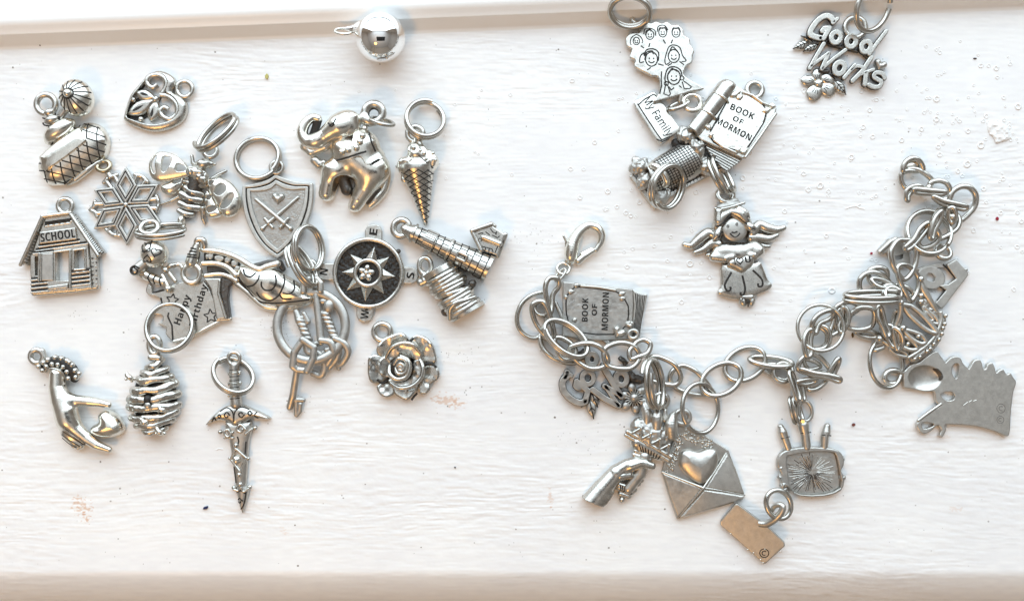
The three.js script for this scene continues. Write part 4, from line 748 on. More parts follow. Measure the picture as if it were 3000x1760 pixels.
{ // beehive
  const t = new Thing('beehive_charm', 'coiled skep beehive charm with small bees and a dark doorway', 'charm', LOOSE, [40, 980, 3.696], [1520, 700], { mid: 26 });
  t.part('hive_core', ell([1520, 700, 60], [235, 380, 90]), M.patina);
  t.part('crown_knob', SU(16, cap([1490, 250, 110, 40], [1575, 255, 110, 44])), M.silver);
  [[318, 80, 44], [392, 128, 46], [475, 172, 50], [568, 218, 54], [668, 250, 55], [768, 256, 55], [862, 236, 52], [948, 190, 48], [1020, 118, 40]].forEach(([y, w, r], i) => {
    const sag = 26 + 10 * Math.sin(i * 2.3), tilt = 26 + 10 * Math.cos(i * 1.9);
    t.part('coil', ROUGH(path(Array.from({ length: 13 }, (_, k) => { const u = k / 6 - 1; return [1518 + w * u, y + sag * (1 - u * u) - tilt * u + 7 * Math.sin(u * 5 + i * 2), 56 + (52 + w * 0.36) * Math.sqrt(1 - u * u * 0.92), r * (0.88 + 0.1 * Math.cos(u * 4 + i))]; })), 4, 42), M.silver);
  });
  t.part('doorway', SU(10, cap([1490, 690, 218, 46], [1490, 756, 216, 42])), M.patina);
  t.part('door_step', ell([1494, 752, 252], [34, 36, 14]), M.pewter);
  for (const [x, y, d] of [[1295, 455, 40], [1640, 800, 10], [1455, 935, -20], [1615, 1035, 50]]) t.part('bee', SU(12, ell([x, y, 225], [44, 30, 34], d), ell([x - 28, y - 30, 232], [30, 20, 18], d + 60), ell([x + 34, y + 18, 190], [30, 22, 22], d - 30), sph(x - 50, y + 22, 180, 18), sph(x + 6, y + 44, 170, 16)), M.bright);
  t.ring('loop', 1525, 118, 58, 92, 0, 32, { h: 110, m: M.silver });
  t.ring('split_ring', 1682, -70, 250, 250, 0, 26, { h: 90, rise: 60, turns: 2, start: 150, gap: 30 });
}
{ // dagger
  const t = new Thing('dagger_charm', 'long sheathed dagger charm with curved guard and studded scabbard', 'charm', LOOSE, [560, 1000, 2.737], [375, 720], { mid: 14 });
  const grip = path([[348, 195, 52, 38], [350, 350, 54, 40], [364, 500, 54, 48]]);
  t.part('grip', grip, M.pewter);
  t.part('grip_band', U(...[[250, 44], [262, 42], [332, 46], [344, 44], [432, 50]].map(([y, w]) => cap([348 - w + (y - 200) * 0.03, y + 4, 56, 12], [348 + w + (y - 200) * 0.03, y - 4, 56, 12])), ...[[250, 40], [335, 42], [432, 46]].map(([y, w]) => ell([350 + (y - 250) * 0.03, y, 56], [w, 12, 50], -3))), M.silver);
  t.lines('groove', grip, [226, 280, 312, 366, 408, 455].map((y) => [[310, y + 4], [350, y], [395, y - 4]]), 5, M.patinaSoft);
  const G = sp([[118, 672], [150, 625], [210, 565], [300, 512], [400, 505], [500, 545], [560, 570], [632, 612], [600, 624], [510, 615], [440, 640], [355, 682], [290, 640], [200, 632]], 3, true);
  const guard = puff(G, 0, 44, 40, 60);
  t.part('guard', guard, M.silver);
  const swirl = (cx, cy, r, d) => sp([[cx + r, cy], [cx, cy - r * d], [cx - r * 0.8, cy], [cx, cy + r * 0.6 * d], [cx + r * 0.4, cy]], 3);
  t.lines('swirl', guard, [swirl(295, 590, 26, 1), swirl(410, 580, 26, -1), swirl(235, 600, 16, 1), swirl(478, 568, 20, -1), sp([[240, 560], [290, 530], [340, 560], [350, 640]], 3), sp([[470, 545], [410, 525], [360, 560], [350, 640]], 3), sp([[530, 565], [515, 590], [540, 610]], 3), sp([[170, 640], [195, 605], [200, 630]], 3)], 7);
  const Bp = [[272, 640], [480, 640], [490, 690], [462, 800], [452, 930], [440, 1150], [462, 1190], [440, 1290], [410, 1380], [385, 1320], [360, 1200], [350, 1140], [330, 960], [298, 770], [270, 700]];
  const sheath = puff(Bp, 0, 30, 34, 60);
  t.part('scabbard', sheath, M.pewter);
  t.part('scroll', U(path(along(swirl(300, 725, 38, -1), 74, 11)), path(along(swirl(402, 700, 38, 1), 74, 11)), path([[440, 740, 60, 12], [490, 700, 60, 12]]), path([[270, 770, 60, 10], [340, 770, 70, 10]])), M.silver);
  t.part('lozenge', path([[362, 855, 70, 11], [445, 930, 64, 11], [398, 1040, 70, 11], [322, 940, 64, 11], [362, 855, 70, 11]]), M.silver);
  for (const [x, y, r, q] of [[231, 725, 19, 40], [512, 693, 20, 40], [365, 828, 20, 70], [310, 935, 14, 44], [457, 937, 16, 44], [390, 1062, 20, 68], [398, 1140, 20, 62], [342, 1170, 20, 40], [468, 1165, 20, 40], [245, 722, 10, 40], [495, 694, 10, 40]]) t.part('stud', sph(x, y, q, r), M.silver);
  t.part('boss', ell([370, 945, 70], [34, 36, 26]), M.bright);
  t.lines('swirl', sheath, [sp([[375, 760], [385, 800], [370, 830]], 3), swirl(392, 1275, 24, 1), sp([[365, 1210], [400, 1190], [440, 1220]], 3), sp([[440, 1200], [425, 1290], [400, 1340]], 3), [[440, 800], [432, 900]], [[345, 1000], [362, 1130]]], 7);
  t.part('chape_scroll', path(along(sp([[345, 1180], [380, 1190], [400, 1160], [420, 1200], [460, 1175]], 3), 58, 10)), M.silver);
  t.ring('loop', 347, 138, 46, 50, 0, 17, { h: 60, m: M.silver });
  t.ring('split_ring', 348, 272, 166, 118, 36, 19, { h: 90, rise: 62, turns: 2, start: 190 });
}
// ---------------------------------------------------------------- loose charms, second group
const closeL = (p) => p.concat([p[0]]);
{ // family tree
  const t = new Thing('family_tree_charm', 'flat tree charm engraved with seven smiling faces, hung from a split ring', 'charm', LOOSE, [1740, 0, 3.36], [680, 600], { mid: 12, tiltX: -3, lift: 3 });
  const P = sp([[445, 275], [520, 228], [560, 240], [610, 218], [665, 240], [715, 220], [765, 255], [820, 250], [875, 300], [880, 355], [935, 390], [945, 450], [982, 510], [965, 570], [960, 630], [915, 660], [885, 705], [880, 750], [940, 800], [1065, 872], [1050, 900], [950, 918], [850, 950], [700, 990], [580, 1018], [630, 935], [640, 850], [625, 775], [560, 765], [520, 740], [450, 705], [395, 670], [400, 610], [350, 575], [370, 500], [318, 465], [318, 375], [375, 330], [440, 330]], 3, true);
  const pl = ROUGH(plate(P, 20, 84, 12), 0.6, 40);
  t.part('tree_plate', pl, M.silver);
  const face = (x, y, r, hair) => {
    const L = [closeL(ring2(x, y + r * 0.1, r * 0.72, r * 0.86, 0, 16)), [[x - r * 0.26, y - 6], [x - r * 0.26, y + 8]], [[x + r * 0.26, y - 6], [x + r * 0.26, y + 8]], arc(x, y + r * 0.2, r * 0.36, r * 0.34, 20, 160, 6)];
    t.lines('face', pl, L, Math.max(6.5, r * 0.1));
    t.lines('hair', pl, hair.map((h) => sp(h.map(([a, b]) => [x + a * r, y + b * r]), 3)), Math.max(6.5, r * 0.1));
  };
  const cap1 = [[-0.75, -0.1], [-0.5, -0.8], [0, -0.6], [0.5, -0.85], [0.8, 0]], bob = [[-1.1, 1], [-1.35, 0.5], [-1.1, -0.6], [0, -1.35], [1, -0.8], [1.45, 0.2], [1.2, 0.5]], part = [[-0.8, 0.2], [-0.6, -0.7], [0.1, -0.9], [0.2, -0.5]];
  face(415, 415, 44, [bob, [[-0.7, 0.1], [-0.2, -0.8], [0.6, -0.5]]]); face(548, 352, 54, [[[-1.1, 0], [-0.9, -0.9], [0, -1.1], [0.9, -0.7], [1.05, 0.3]], part]); face(674, 328, 54, [cap1, [[-1, 0], [-0.8, -1], [0.3, -1.2], [0.95, -0.3]]]); face(804, 330, 54, [cap1]);
  face(562, 590, 82, [[[-0.9, -0.3], [-0.6, -1], [0.2, -1.15], [0.85, -0.7], [0.8, 0.3]], [[-0.9, 0.4], [-1.4, 0.5], [-1.3, -0.3], [-0.8, -0.7]], part]); face(780, 560, 76, [[[-0.5, 0.9], [-1, 1.2], [-1.15, 0.6], [-0.9, -0.4], [-0.6, -1.1], [0, -1.35], [0.8, -1], [1.1, 0], [1.6, 0.7], [1, 0.8]], [[-0.7, 0], [-0.2, -1.1], [0.4, -0.6], [0.8, 0]]]);
  face(780, 765, 88, [[[-0.9, 0.8], [-1, 0.2], [-0.7, -0.8], [0, -1.05], [0.7, -0.7], [0.9, 0]], [[-0.2, -0.9], [-0.7, -0.1]], [[-0.2, -0.9], [0.4, -0.5]]]);
  t.lines('pigtail', pl, [[[700, 840], [680, 940], [730, 960], [745, 940], [720, 860], [700, 840]], closeL(ring2(705, 838, 20, 20, 0, 10)), closeL(ring2(858, 785, 20, 20, 0, 10)), [[870, 810], [950, 870], [935, 890], [880, 890], [860, 820]], [[735, 870], [750, 905], [780, 880]], [[830, 860], [855, 880]]], 7.5);
  t.lines('branch_line', pl, [[[458, 465], [490, 490]], [[548, 440], [536, 478]], [[678, 405], [700, 445]], [[770, 405], [756, 440]], [[625, 645], [680, 660]], [[520, 705], [555, 680]], [[835, 620], [880, 655]], [[720, 665], [760, 640]], [[660, 720], [655, 800], [660, 860], [640, 940]]], 8);
  t.ring('loop', 455, 185, 78, 66, -20, 28, { h: 60, m: M.silver, rise: 20 });
  t.ring('split_ring', 338, 176, 192, 120, 8, 25, { h: 240, rise: -110, turns: 2, start: 20 });
  t.ring('loop', 960, 1020, 82, 78, 0, 24, { h: 50, m: M.bright });
  t.part('loop_stem', path([[850, 950, 50, 30], [840, 1000, 44, 26]]), M.silver);
  t.ring('jump_ring', 830, 1045, 100, 30, -22, 22, { h: 60, rise: 34 });
}
{ // name plaque
  const t = new Thing('name_plaque_charm', 'small book-shaped plaque charm reading My Family below the tree of faces', 'charm', LOOSE, [1740, 0, 3.36], [620, 1170], { mid: 14, tiltX: -8, lift: 10 });
  const P = sp([[395, 1020], [490, 955], [585, 905], [625, 940], [650, 985], [720, 1080], [790, 1200], [840, 1295], [750, 1360], [665, 1432], [595, 1370], [500, 1210]], 3, true);
  const pl = puff(P, 0, 44, 10, 60);
  t.part('plaque', pl, M.silver);
  t.lines('edge_groove', pl, [[[440, 1040], [500, 985], [590, 935], [620, 960]], [[430, 1030], [520, 1180], [620, 1340], [660, 1395], [740, 1360]], [[610, 1385], [665, 1410], [750, 1370]]], 8);
  t.text('My Family', 622, 1165, 440, 110, -58, 55, { font: fontThin });
}
{ // book
  const t = new Thing('book_charm', 'bright book charm with rounded spine lying above the wicker basket charm', 'charm', LOOSE, [1800, 220, 3.518], [1200, 520], { mid: 22, tiltX: -5, tiltZ: -3, lift: 5 });
  const cov = [[1235, 128], [1655, 362], [1640, 420], [1300, 890], [870, 700], [830, 660], [1140, 160]];
  const cover = plate(cov, 60, 150, 12);
  t.part('cover', cover, M.silver);
  const fieldP = sp([[1250, 250], [1340, 225], [1470, 290], [1545, 380], [1530, 500], [1330, 785], [1210, 800], [1060, 745], [965, 650], [990, 590], [1120, 370]], 2, true);
  t.part('panel', ROUGH(plate(fieldP, 120, 156, 6), 0.7, 30), M.bright);
  t.lines('panel_line', null, [[[1150, 280], [965, 610]], [[1545, 400], [1510, 520], [1350, 770]], [[1300, 210], [1360, 230], [1480, 300], [1540, 370]], [[950, 650], [1000, 720], [1080, 770], [1220, 800]]], 8, M.patina, { z: 158 });
  t.part('frame_rod', U(path([[1310, 205, 158, 16], [1400, 235, 160, 18], [1500, 310, 160, 18], [1560, 330, 158, 14]]), path([[1640, 420, 150, 18], [1480, 650, 150, 18], [1320, 870, 150, 18]]), path([[1000, 700, 152, 14], [1090, 770, 152, 16], [1230, 830, 152, 14]])), M.silver);
  for (const [x0, y0, x1, y1] of [[1170, 250, 1290, 190], [1230, 270, 1310, 240], [1500, 400, 1600, 370], [1560, 330, 1650, 350], [930, 600, 960, 540], [940, 660, 1000, 640], [1220, 770, 1270, 830], [1270, 840, 1350, 780]]) t.part('corner_leaf', puff(leaf2(x0, y0, x1, y1, 34), 140, 16, 26, 24), M.bright, { cell: 0.8 });
  const spine = cap([1150, 150, 100, 104], [800, 600, 100, 92]);
  t.part('spine', AND(spine, column([[1060, 90], [1130, 66], [1250, 120], [870, 690], [740, 560]])), M.silver);
  t.part('spine_band', U(...[[1120, 250], [990, 425]].map(([x, y]) => path(Array.from({ length: 9 }, (_, i) => { const a = R(-80 + i * 20), w = 104 * Math.sin(a); return [x - 40 + w * 0.8, y + w * 0.55 + 10, 100 + 104 * Math.cos(a), 13]; })))), M.bright);
  t.text('BOOK', 1298, 402, 262, 66, -24, 156); t.text('OF', 1252, 492, 112, 54, -26, 156); t.text('MORMON', 1206, 585, 395, 68, -28, 156);
  const pages = plate([[905, 715], [1300, 890], [1265, 925], [1180, 985], [1130, 1015], [985, 860]], 0, 96, 8);
  t.part('page_block', pages, M.silver);
  t.lines('page_edge', pages, Array.from({ length: 6 }, (_, i) => [[912 + i * 10, 735 + i * 30], [1270 - i * 26, 912 + i * 18]]), 7);
  t.loop(1448, 158, 78, 31, { h: 80 });
}
{ // wicker basket
  const t = new Thing('basket_charm', 'woven wicker basket charm with little animal heads peeking out at both ends', 'charm', LOOSE, [1800, 220, 3.518], [600, 960], { mid: 26 });
  const a = [430, 1040], b = [800, 860];
  const hump = AND(cap([...a, 40, 190], [...b, 40, 200]), column([[320, 930], [440, 850], [640, 720], [760, 740], [890, 900], [900, 1000], [740, 1130], [560, 1220], [420, 1190]]));
  const HP = [[340, 930], [640, 735], [760, 750], [890, 930], [720, 1120], [560, 1210], [430, 1170]];
  t.part('wicker_body', hump, M.pewter);
  t.hatch('weave_groove', hump, HP, -27, 26, 5.5, { low: 20 }); t.hatch('weave_groove', hump, HP, 60, 30, 5.5, { low: 20 });
  t.part('base', U(plate([[165, 1040], [200, 1010], [460, 1330], [430, 1385], [380, 1340]], 0, 56, 10), plate([[545, 1220], [990, 985], [1000, 1030], [740, 1160], [560, 1270]], 0, 60, 10)), M.pewter);
  t.lines('slat_groove', null, Array.from({ length: 12 }, (_, i) => [[590 + i * 34, 1225 - i * 18], [575 + i * 34, 1175 - i * 18]]), 5, M.patina, { z: 60 });
  const headOf = (x, y, z, r, d) => t.part('animal_head', ROUGH(SU(24, ell([x, y, z], [r, r * 0.82, r * 0.9], d), sph(x + r * 0.7 * Math.cos(R(d)), y + r * 0.7 * Math.sin(R(d)), z - 10, r * 0.5), sph(x - r * 0.4, y - r * 0.7, z, r * 0.42), sph(x + r * 0.5, y - r * 0.6, z, r * 0.38)), 9, 26), M.dull);
  headOf(735, 640, 120, 100, 20); headOf(835, 775, 170, 92, 60); headOf(930, 940, 110, 108, 40); headOf(265, 945, 100, 98, 160); headOf(310, 1090, 110, 88, 120); headOf(500, 1245, 90, 92, 110);
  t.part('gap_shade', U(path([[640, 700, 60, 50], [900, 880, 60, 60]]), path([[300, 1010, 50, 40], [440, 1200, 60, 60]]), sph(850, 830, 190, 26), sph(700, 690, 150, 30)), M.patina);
  t.tube('handle', [[370, 950, 190, 34], [400, 955, 240, 40], [470, 1010, 270, 42], [520, 1110, 260, 40], [500, 1150, 220, 32]], M.bright);
  t.ring('split_ring', 528, 1165, 222, 150, 112, 24, { h: 250, rise: 110, turns: 2, start: 30 });
}
{ // angel
  const t = new Thing('angel_charm', 'smiling angel charm with spread wings holding a heart', 'charm', LOOSE, [1980, 500, 3.52], [650, 850], { mid: 16 });
  const wing = (pts, z = 40) => t.part('wing_feather', spath(pts.map(([x, y, r]) => [x, y, z, r]), 4), M.silver);
  wing([[95, 762, 30], [170, 770, 42], [260, 690, 56], [340, 640, 54], [420, 680, 60]], 50); wing([[205, 842, 26], [290, 810, 40], [380, 750, 56], [440, 760, 60]], 44); wing([[330, 870, 22], [420, 860, 50], [470, 800, 60]], 40);
  wing([[1112, 590, 32], [1040, 610, 44], [940, 590, 54], [860, 560, 52], [790, 640, 60]], 50); wing([[1045, 665, 30], [960, 700, 44], [860, 690, 52], [780, 690, 60]], 44); wing([[965, 780, 22], [900, 780, 36], [820, 760, 50]], 40);
  const skirtP = sp([[480, 960], [660, 990], [850, 930], [910, 1020], [950, 1120], [995, 1175], [960, 1225], [880, 1260], [800, 1295], [620, 1322], [500, 1295], [435, 1262], [470, 1170]], 3, true);
  const skirt = puff(skirtP, 0, 54, 26, 80);
  t.part('skirt', skirt, M.silver);
  t.lines('skirt_curl', skirt, [sp([[572, 1045], [530, 1120], [505, 1185], [530, 1235], [562, 1225], [560, 1195]], 3), sp([[683, 1080], [700, 1150], [712, 1220], [695, 1275], [665, 1270], [668, 1250]], 3), sp([[790, 1025], [860, 1090], [890, 1140], [885, 1185], [850, 1190], [845, 1160]], 3)], 13);
  t.part('foot', U(ell([698, 1345, 40], [44, 62, 34], -20), ell([790, 1340, 40], [36, 60, 34], 12), cap([700, 1300, 36, 40], [780, 1300, 36, 40])), M.silver);
  t.lines('foot_line', null, [[[745, 1320], [745, 1400]], arc(700, 1350, 26, 38, -150, 60, 8)], 8, M.patinaSoft, { z: 76 });
  const bod = SU(30, ell([500, 840, 60], [130, 100, 70], -10), ell([800, 810, 60], [110, 90, 70], 10), ell([650, 850, 60], [160, 110, 74]), path([[390, 890, 70, 50], [500, 910, 90, 42], [570, 900, 100, 34]]), path([[850, 830, 80, 60], [810, 880, 90, 44], [760, 880, 100, 34]]));
  t.part('bodice', bod, M.silver);
  t.lines('collar_scallop', bod, [sp([[470, 760], [500, 770], [515, 750], [545, 772], [565, 752], [600, 774], [620, 752], [650, 766], [670, 740], [700, 748], [720, 725], [745, 715]], 2)], 7, M.patinaSoft);
  const hp = sp([[530, 970], [560, 900], [610, 880], [650, 895], [690, 870], [750, 860], [800, 900], [785, 970], [740, 1010], [682, 1050], [600, 1010]], 3, true), hrt = puff(hp, 60, 40, 36, 60);
  t.part('heart', hrt, M.silver);
  t.text('I', 596, 940, 14, 66, 10, 134); t.text('U', 728, 918, 58, 62, 10, 134);
  t.lines('heart_outline', hrt, [closeL(heart2(648, 930, 34, -6, 18))], 8);
  t.part('hand', U(ell([510, 905, 110], [40, 34, 30]), ell([800, 870, 110], [40, 34, 30])), M.silver);
  const face = ell([598, 612, 122], [126, 122, 24], 10);
  t.part('head', SU(20, face, ell([600, 690, 70], [80, 40, 60])), M.pewter);
  t.lines('eye', face, [closeL(ring2(525, 580, 10, 12, 0, 9)), closeL(ring2(615, 560, 10, 12, 0, 9))], 7, M.patinaSoft);
  t.lines('smile', face, [sp([[545, 650], [575, 680], [600, 690], [630, 670], [645, 648]], 3), [[560, 640], [590, 645], [620, 632]]], 9);
  const hairBase = SU(24, ell([575, 455, 70], [165, 105, 82], 8), ell([440, 560, 60], [62, 120, 70], 14), ell([720, 540, 60], [62, 90, 70], -30));
  t.part('hair', DIFF(hairBase, column(sp([[560, 455], [640, 500], [725, 590], [715, 700], [600, 740], [480, 700], [470, 570], [510, 500]], 3, true)), 10), M.silver);
  const lock = (pts) => t.part('hair', spath(pts.map(([x, y, r]) => [x, y, 126, r * 1.08]), 4), M.silver);
  lock([[540, 440, 40], [470, 480, 48], [430, 550, 42], [400, 590, 20]]); lock([[440, 600, 30], [420, 660, 40], [390, 700, 24]]); lock([[560, 430, 40], [640, 450, 56], [700, 510, 44], [735, 545, 18]]); lock([[720, 560, 32], [760, 590, 40], [810, 605, 18]]); lock([[430, 430, 44], [430, 520, 50]]); lock([[640, 410, 44], [700, 450, 40], [730, 490, 24]]);
  t.lines('hair_groove', null, [sp([[540, 440], [470, 500], [400, 530]], 3), sp([[570, 430], [640, 480], [730, 480]], 3), sp([[590, 440], [660, 505], [740, 520]], 3), sp([[560, 450], [480, 540], [400, 585]], 3), [[460, 630], [420, 700]], [[740, 590], [800, 615]], sp([[540, 430], [430, 470]], 2), sp([[480, 560], [500, 500], [555, 450], [640, 500], [715, 560]], 3)], 8, M.patina, { z: 166 });
  t.part('cap', SU(16, ell([540, 370, 70], [140, 60, 60], -10), ell([560, 320, 70], [90, 40, 50], -6)), M.dull);
  t.part('halo', spath([[395, 398, 130, 16], [470, 402, 138, 18], [580, 375, 140, 18], [690, 340, 130, 16]], 4), M.silver);
  t.ring('loop', 505, 262, 74, 62, 10, 30, { h: 70, m: M.silver, rise: 20 });
  t.part('loop_stem', SU(14, sph(585, 210, 60, 30), path([[590, 220, 60, 28], [590, 300, 60, 34]])), M.silver);
  t.ring('split_ring', 452, 60, 205, 58, 62, 24, { h: 150, rise: 110, turns: 2, start: 40 });
}
// letters drawn with a flat-topped stroke: list of [points, half-width]
const strokes = (t, name, list, z0, z1, m = M.silver) => { for (const [pts, w, smooth] of list) { const q = smooth === 0 ? pts : sp(pts, 4); const U2 = U(q.slice(1).map((p, i) => cap([q[i][0], q[i][1], 0, w], [p[0], p[1], 0, w]))); const f2 = U2.f; t.part(name + '_edge', { f: (x, y, z) => Math.max(f2(x, y, 0) - w * 0.12, Math.abs(z - (z0 + z1 - 22) / 2) - (z1 - z0 - 22) / 2), b: [U2.b[0] - 9, U2.b[1] - 9, z0, U2.b[3] + 9, U2.b[4] + 9, z1] }, M.patina); t.part(name, { f: (x, y, z) => { const a = f2(x, y, 0) + 8, b = Math.abs(z - (z0 + z1) / 2) - (z1 - z0) / 2 + 8; return Math.min(Math.max(a, b), 0) + Math.hypot(Math.max(a, 0), Math.max(b, 0)) - 8; }, b: [U2.b[0], U2.b[1], z0, U2.b[3], U2.b[4], z1] }, m); } };
{ // Good Works, upper
  const t = new Thing('good_works_charm', 'openwork Good Works lettering charm with flower, leaves and heart under its ring', 'charm', LOOSE, [2280, 0, 4.62], [850, 780], { mid: 16 });
  const o = (cx, cy, rx, ry, d) => closeL(ring2(cx, cy, rx, ry, d, 18));
  strokes(t, 'letter', [[[[795, 265], [735, 320]], 30, 0], [[[740, 290], [690, 235], [620, 230], [530, 290], [455, 390], [430, 470], [480, 505], [560, 525]], 40], [[[560, 525], [610, 530], [690, 390], [615, 395], [590, 430]], 34, 0], [o(775, 515, 74, 62, 110), 36, 0], [o(980, 570, 74, 62, 110), 36, 0], [o(1180, 640, 74, 60, 110), 36, 0], [[[1225, 740], [1330, 590], [1450, 435]], 30, 0]], 60, 125);
  strokes(t, 'letter', [[[[615, 600], [520, 760], [430, 925]], 30, 0], [[[440, 900], [680, 725]], 26, 0], [[[680, 730], [590, 935]], 30, 0], [[[595, 930], [760, 790], [910, 680]], 27, 0], [o(828, 925, 82, 66, 115), 36, 0], [[[1035, 885], [890, 1055]], 28, 0], [[[985, 950], [1060, 900], [1140, 915]], 25], [[[1255, 785], [1140, 960], [1005, 1095]], 32, 0], [[[1110, 1010], [1200, 975], [1285, 945]], 24], [[[1185, 990], [1170, 1140]], 34, 0], [[[1435, 1060], [1400, 1000], [1320, 990], [1290, 1040], [1340, 1080], [1390, 1110], [1370, 1170], [1290, 1180], [1225, 1150]], 30]], 40, 110);
  t.part('link_bar', U(path([[700, 470, 50, 24], [640, 600, 40, 26]]), path([[890, 620, 50, 26], [880, 700, 40, 24]]), path([[1180, 740, 50, 30], [1240, 790, 50, 30]]), path([[700, 600, 40, 24], [1080, 690, 40, 26]]), path([[680, 960, 40, 30], [560, 960, 40, 26]])), M.patinaSoft);
  const leaf = (x0, y0, x1, y1, w) => { const L = leaf2(x0, y0, x1, y1, w), q = puff(L, 20, 26, 26, 40); t.part('leaf', q, M.silver); const V = [[[x0, y0], [x1, y1]]]; for (const k of [0.3, 0.5, 0.7]) for (const s of [-1, 1]) V.push([[x0 + (x1 - x0) * k, y0 + (y1 - y0) * k], [x0 + (x1 - x0) * (k + 0.18) - (y1 - y0) * s * 0.22, y0 + (y1 - y0) * (k + 0.18) + (x1 - x0) * s * 0.22]]); t.lines('leaf_vein', q, V, 7); };
  leaf(430, 560, 215, 655, 56); leaf(560, 590, 350, 690, 50); leaf(480, 560, 320, 480, 36); leaf(770, 1080, 930, 1275, 66);
  const fl = (cx, cy, list) => { for (const [x, y, rx, ry, d] of list) { const q = SU(10, ell([x, y, 34], [rx * 1.2, ry * 1.2, 32], d)); t.part('flower_petal', q, M.silver); const dx = x - cx, dy = y - cy; t.lines('petal_line', q, [-0.25, 0, 0.25].map((k) => [[cx + dx * 0.6 - dy * k * 0.5, cy + dy * 0.6 + dx * k * 0.5], [cx + dx * 1.02 - dy * k * 1.1, cy + dy * 1.02 + dx * k * 1.1]]), 6); } t.part('flower_centre', ell([cx, cy, 60], [56, 52, 30]), M.bright); };
  fl(560, 1120, [[425, 1085, 88, 66, 10], [540, 1010, 80, 60, 80], [690, 1065, 90, 62, 20], [690, 1200, 90, 80, 40], [505, 1250, 95, 88, 120]]);
  t.part('heart', puff(heart2(1385, 875, 92, 24), 30, 34, 50, 60), M.pewter);
  t.loop(1048, 372, 138, 40, { h: 60 });
  t.ring('jump_ring', 1222, 160, 322, 230, -58, 38, { h: 290, rise: -150, gap: 14, start: 62 });
}
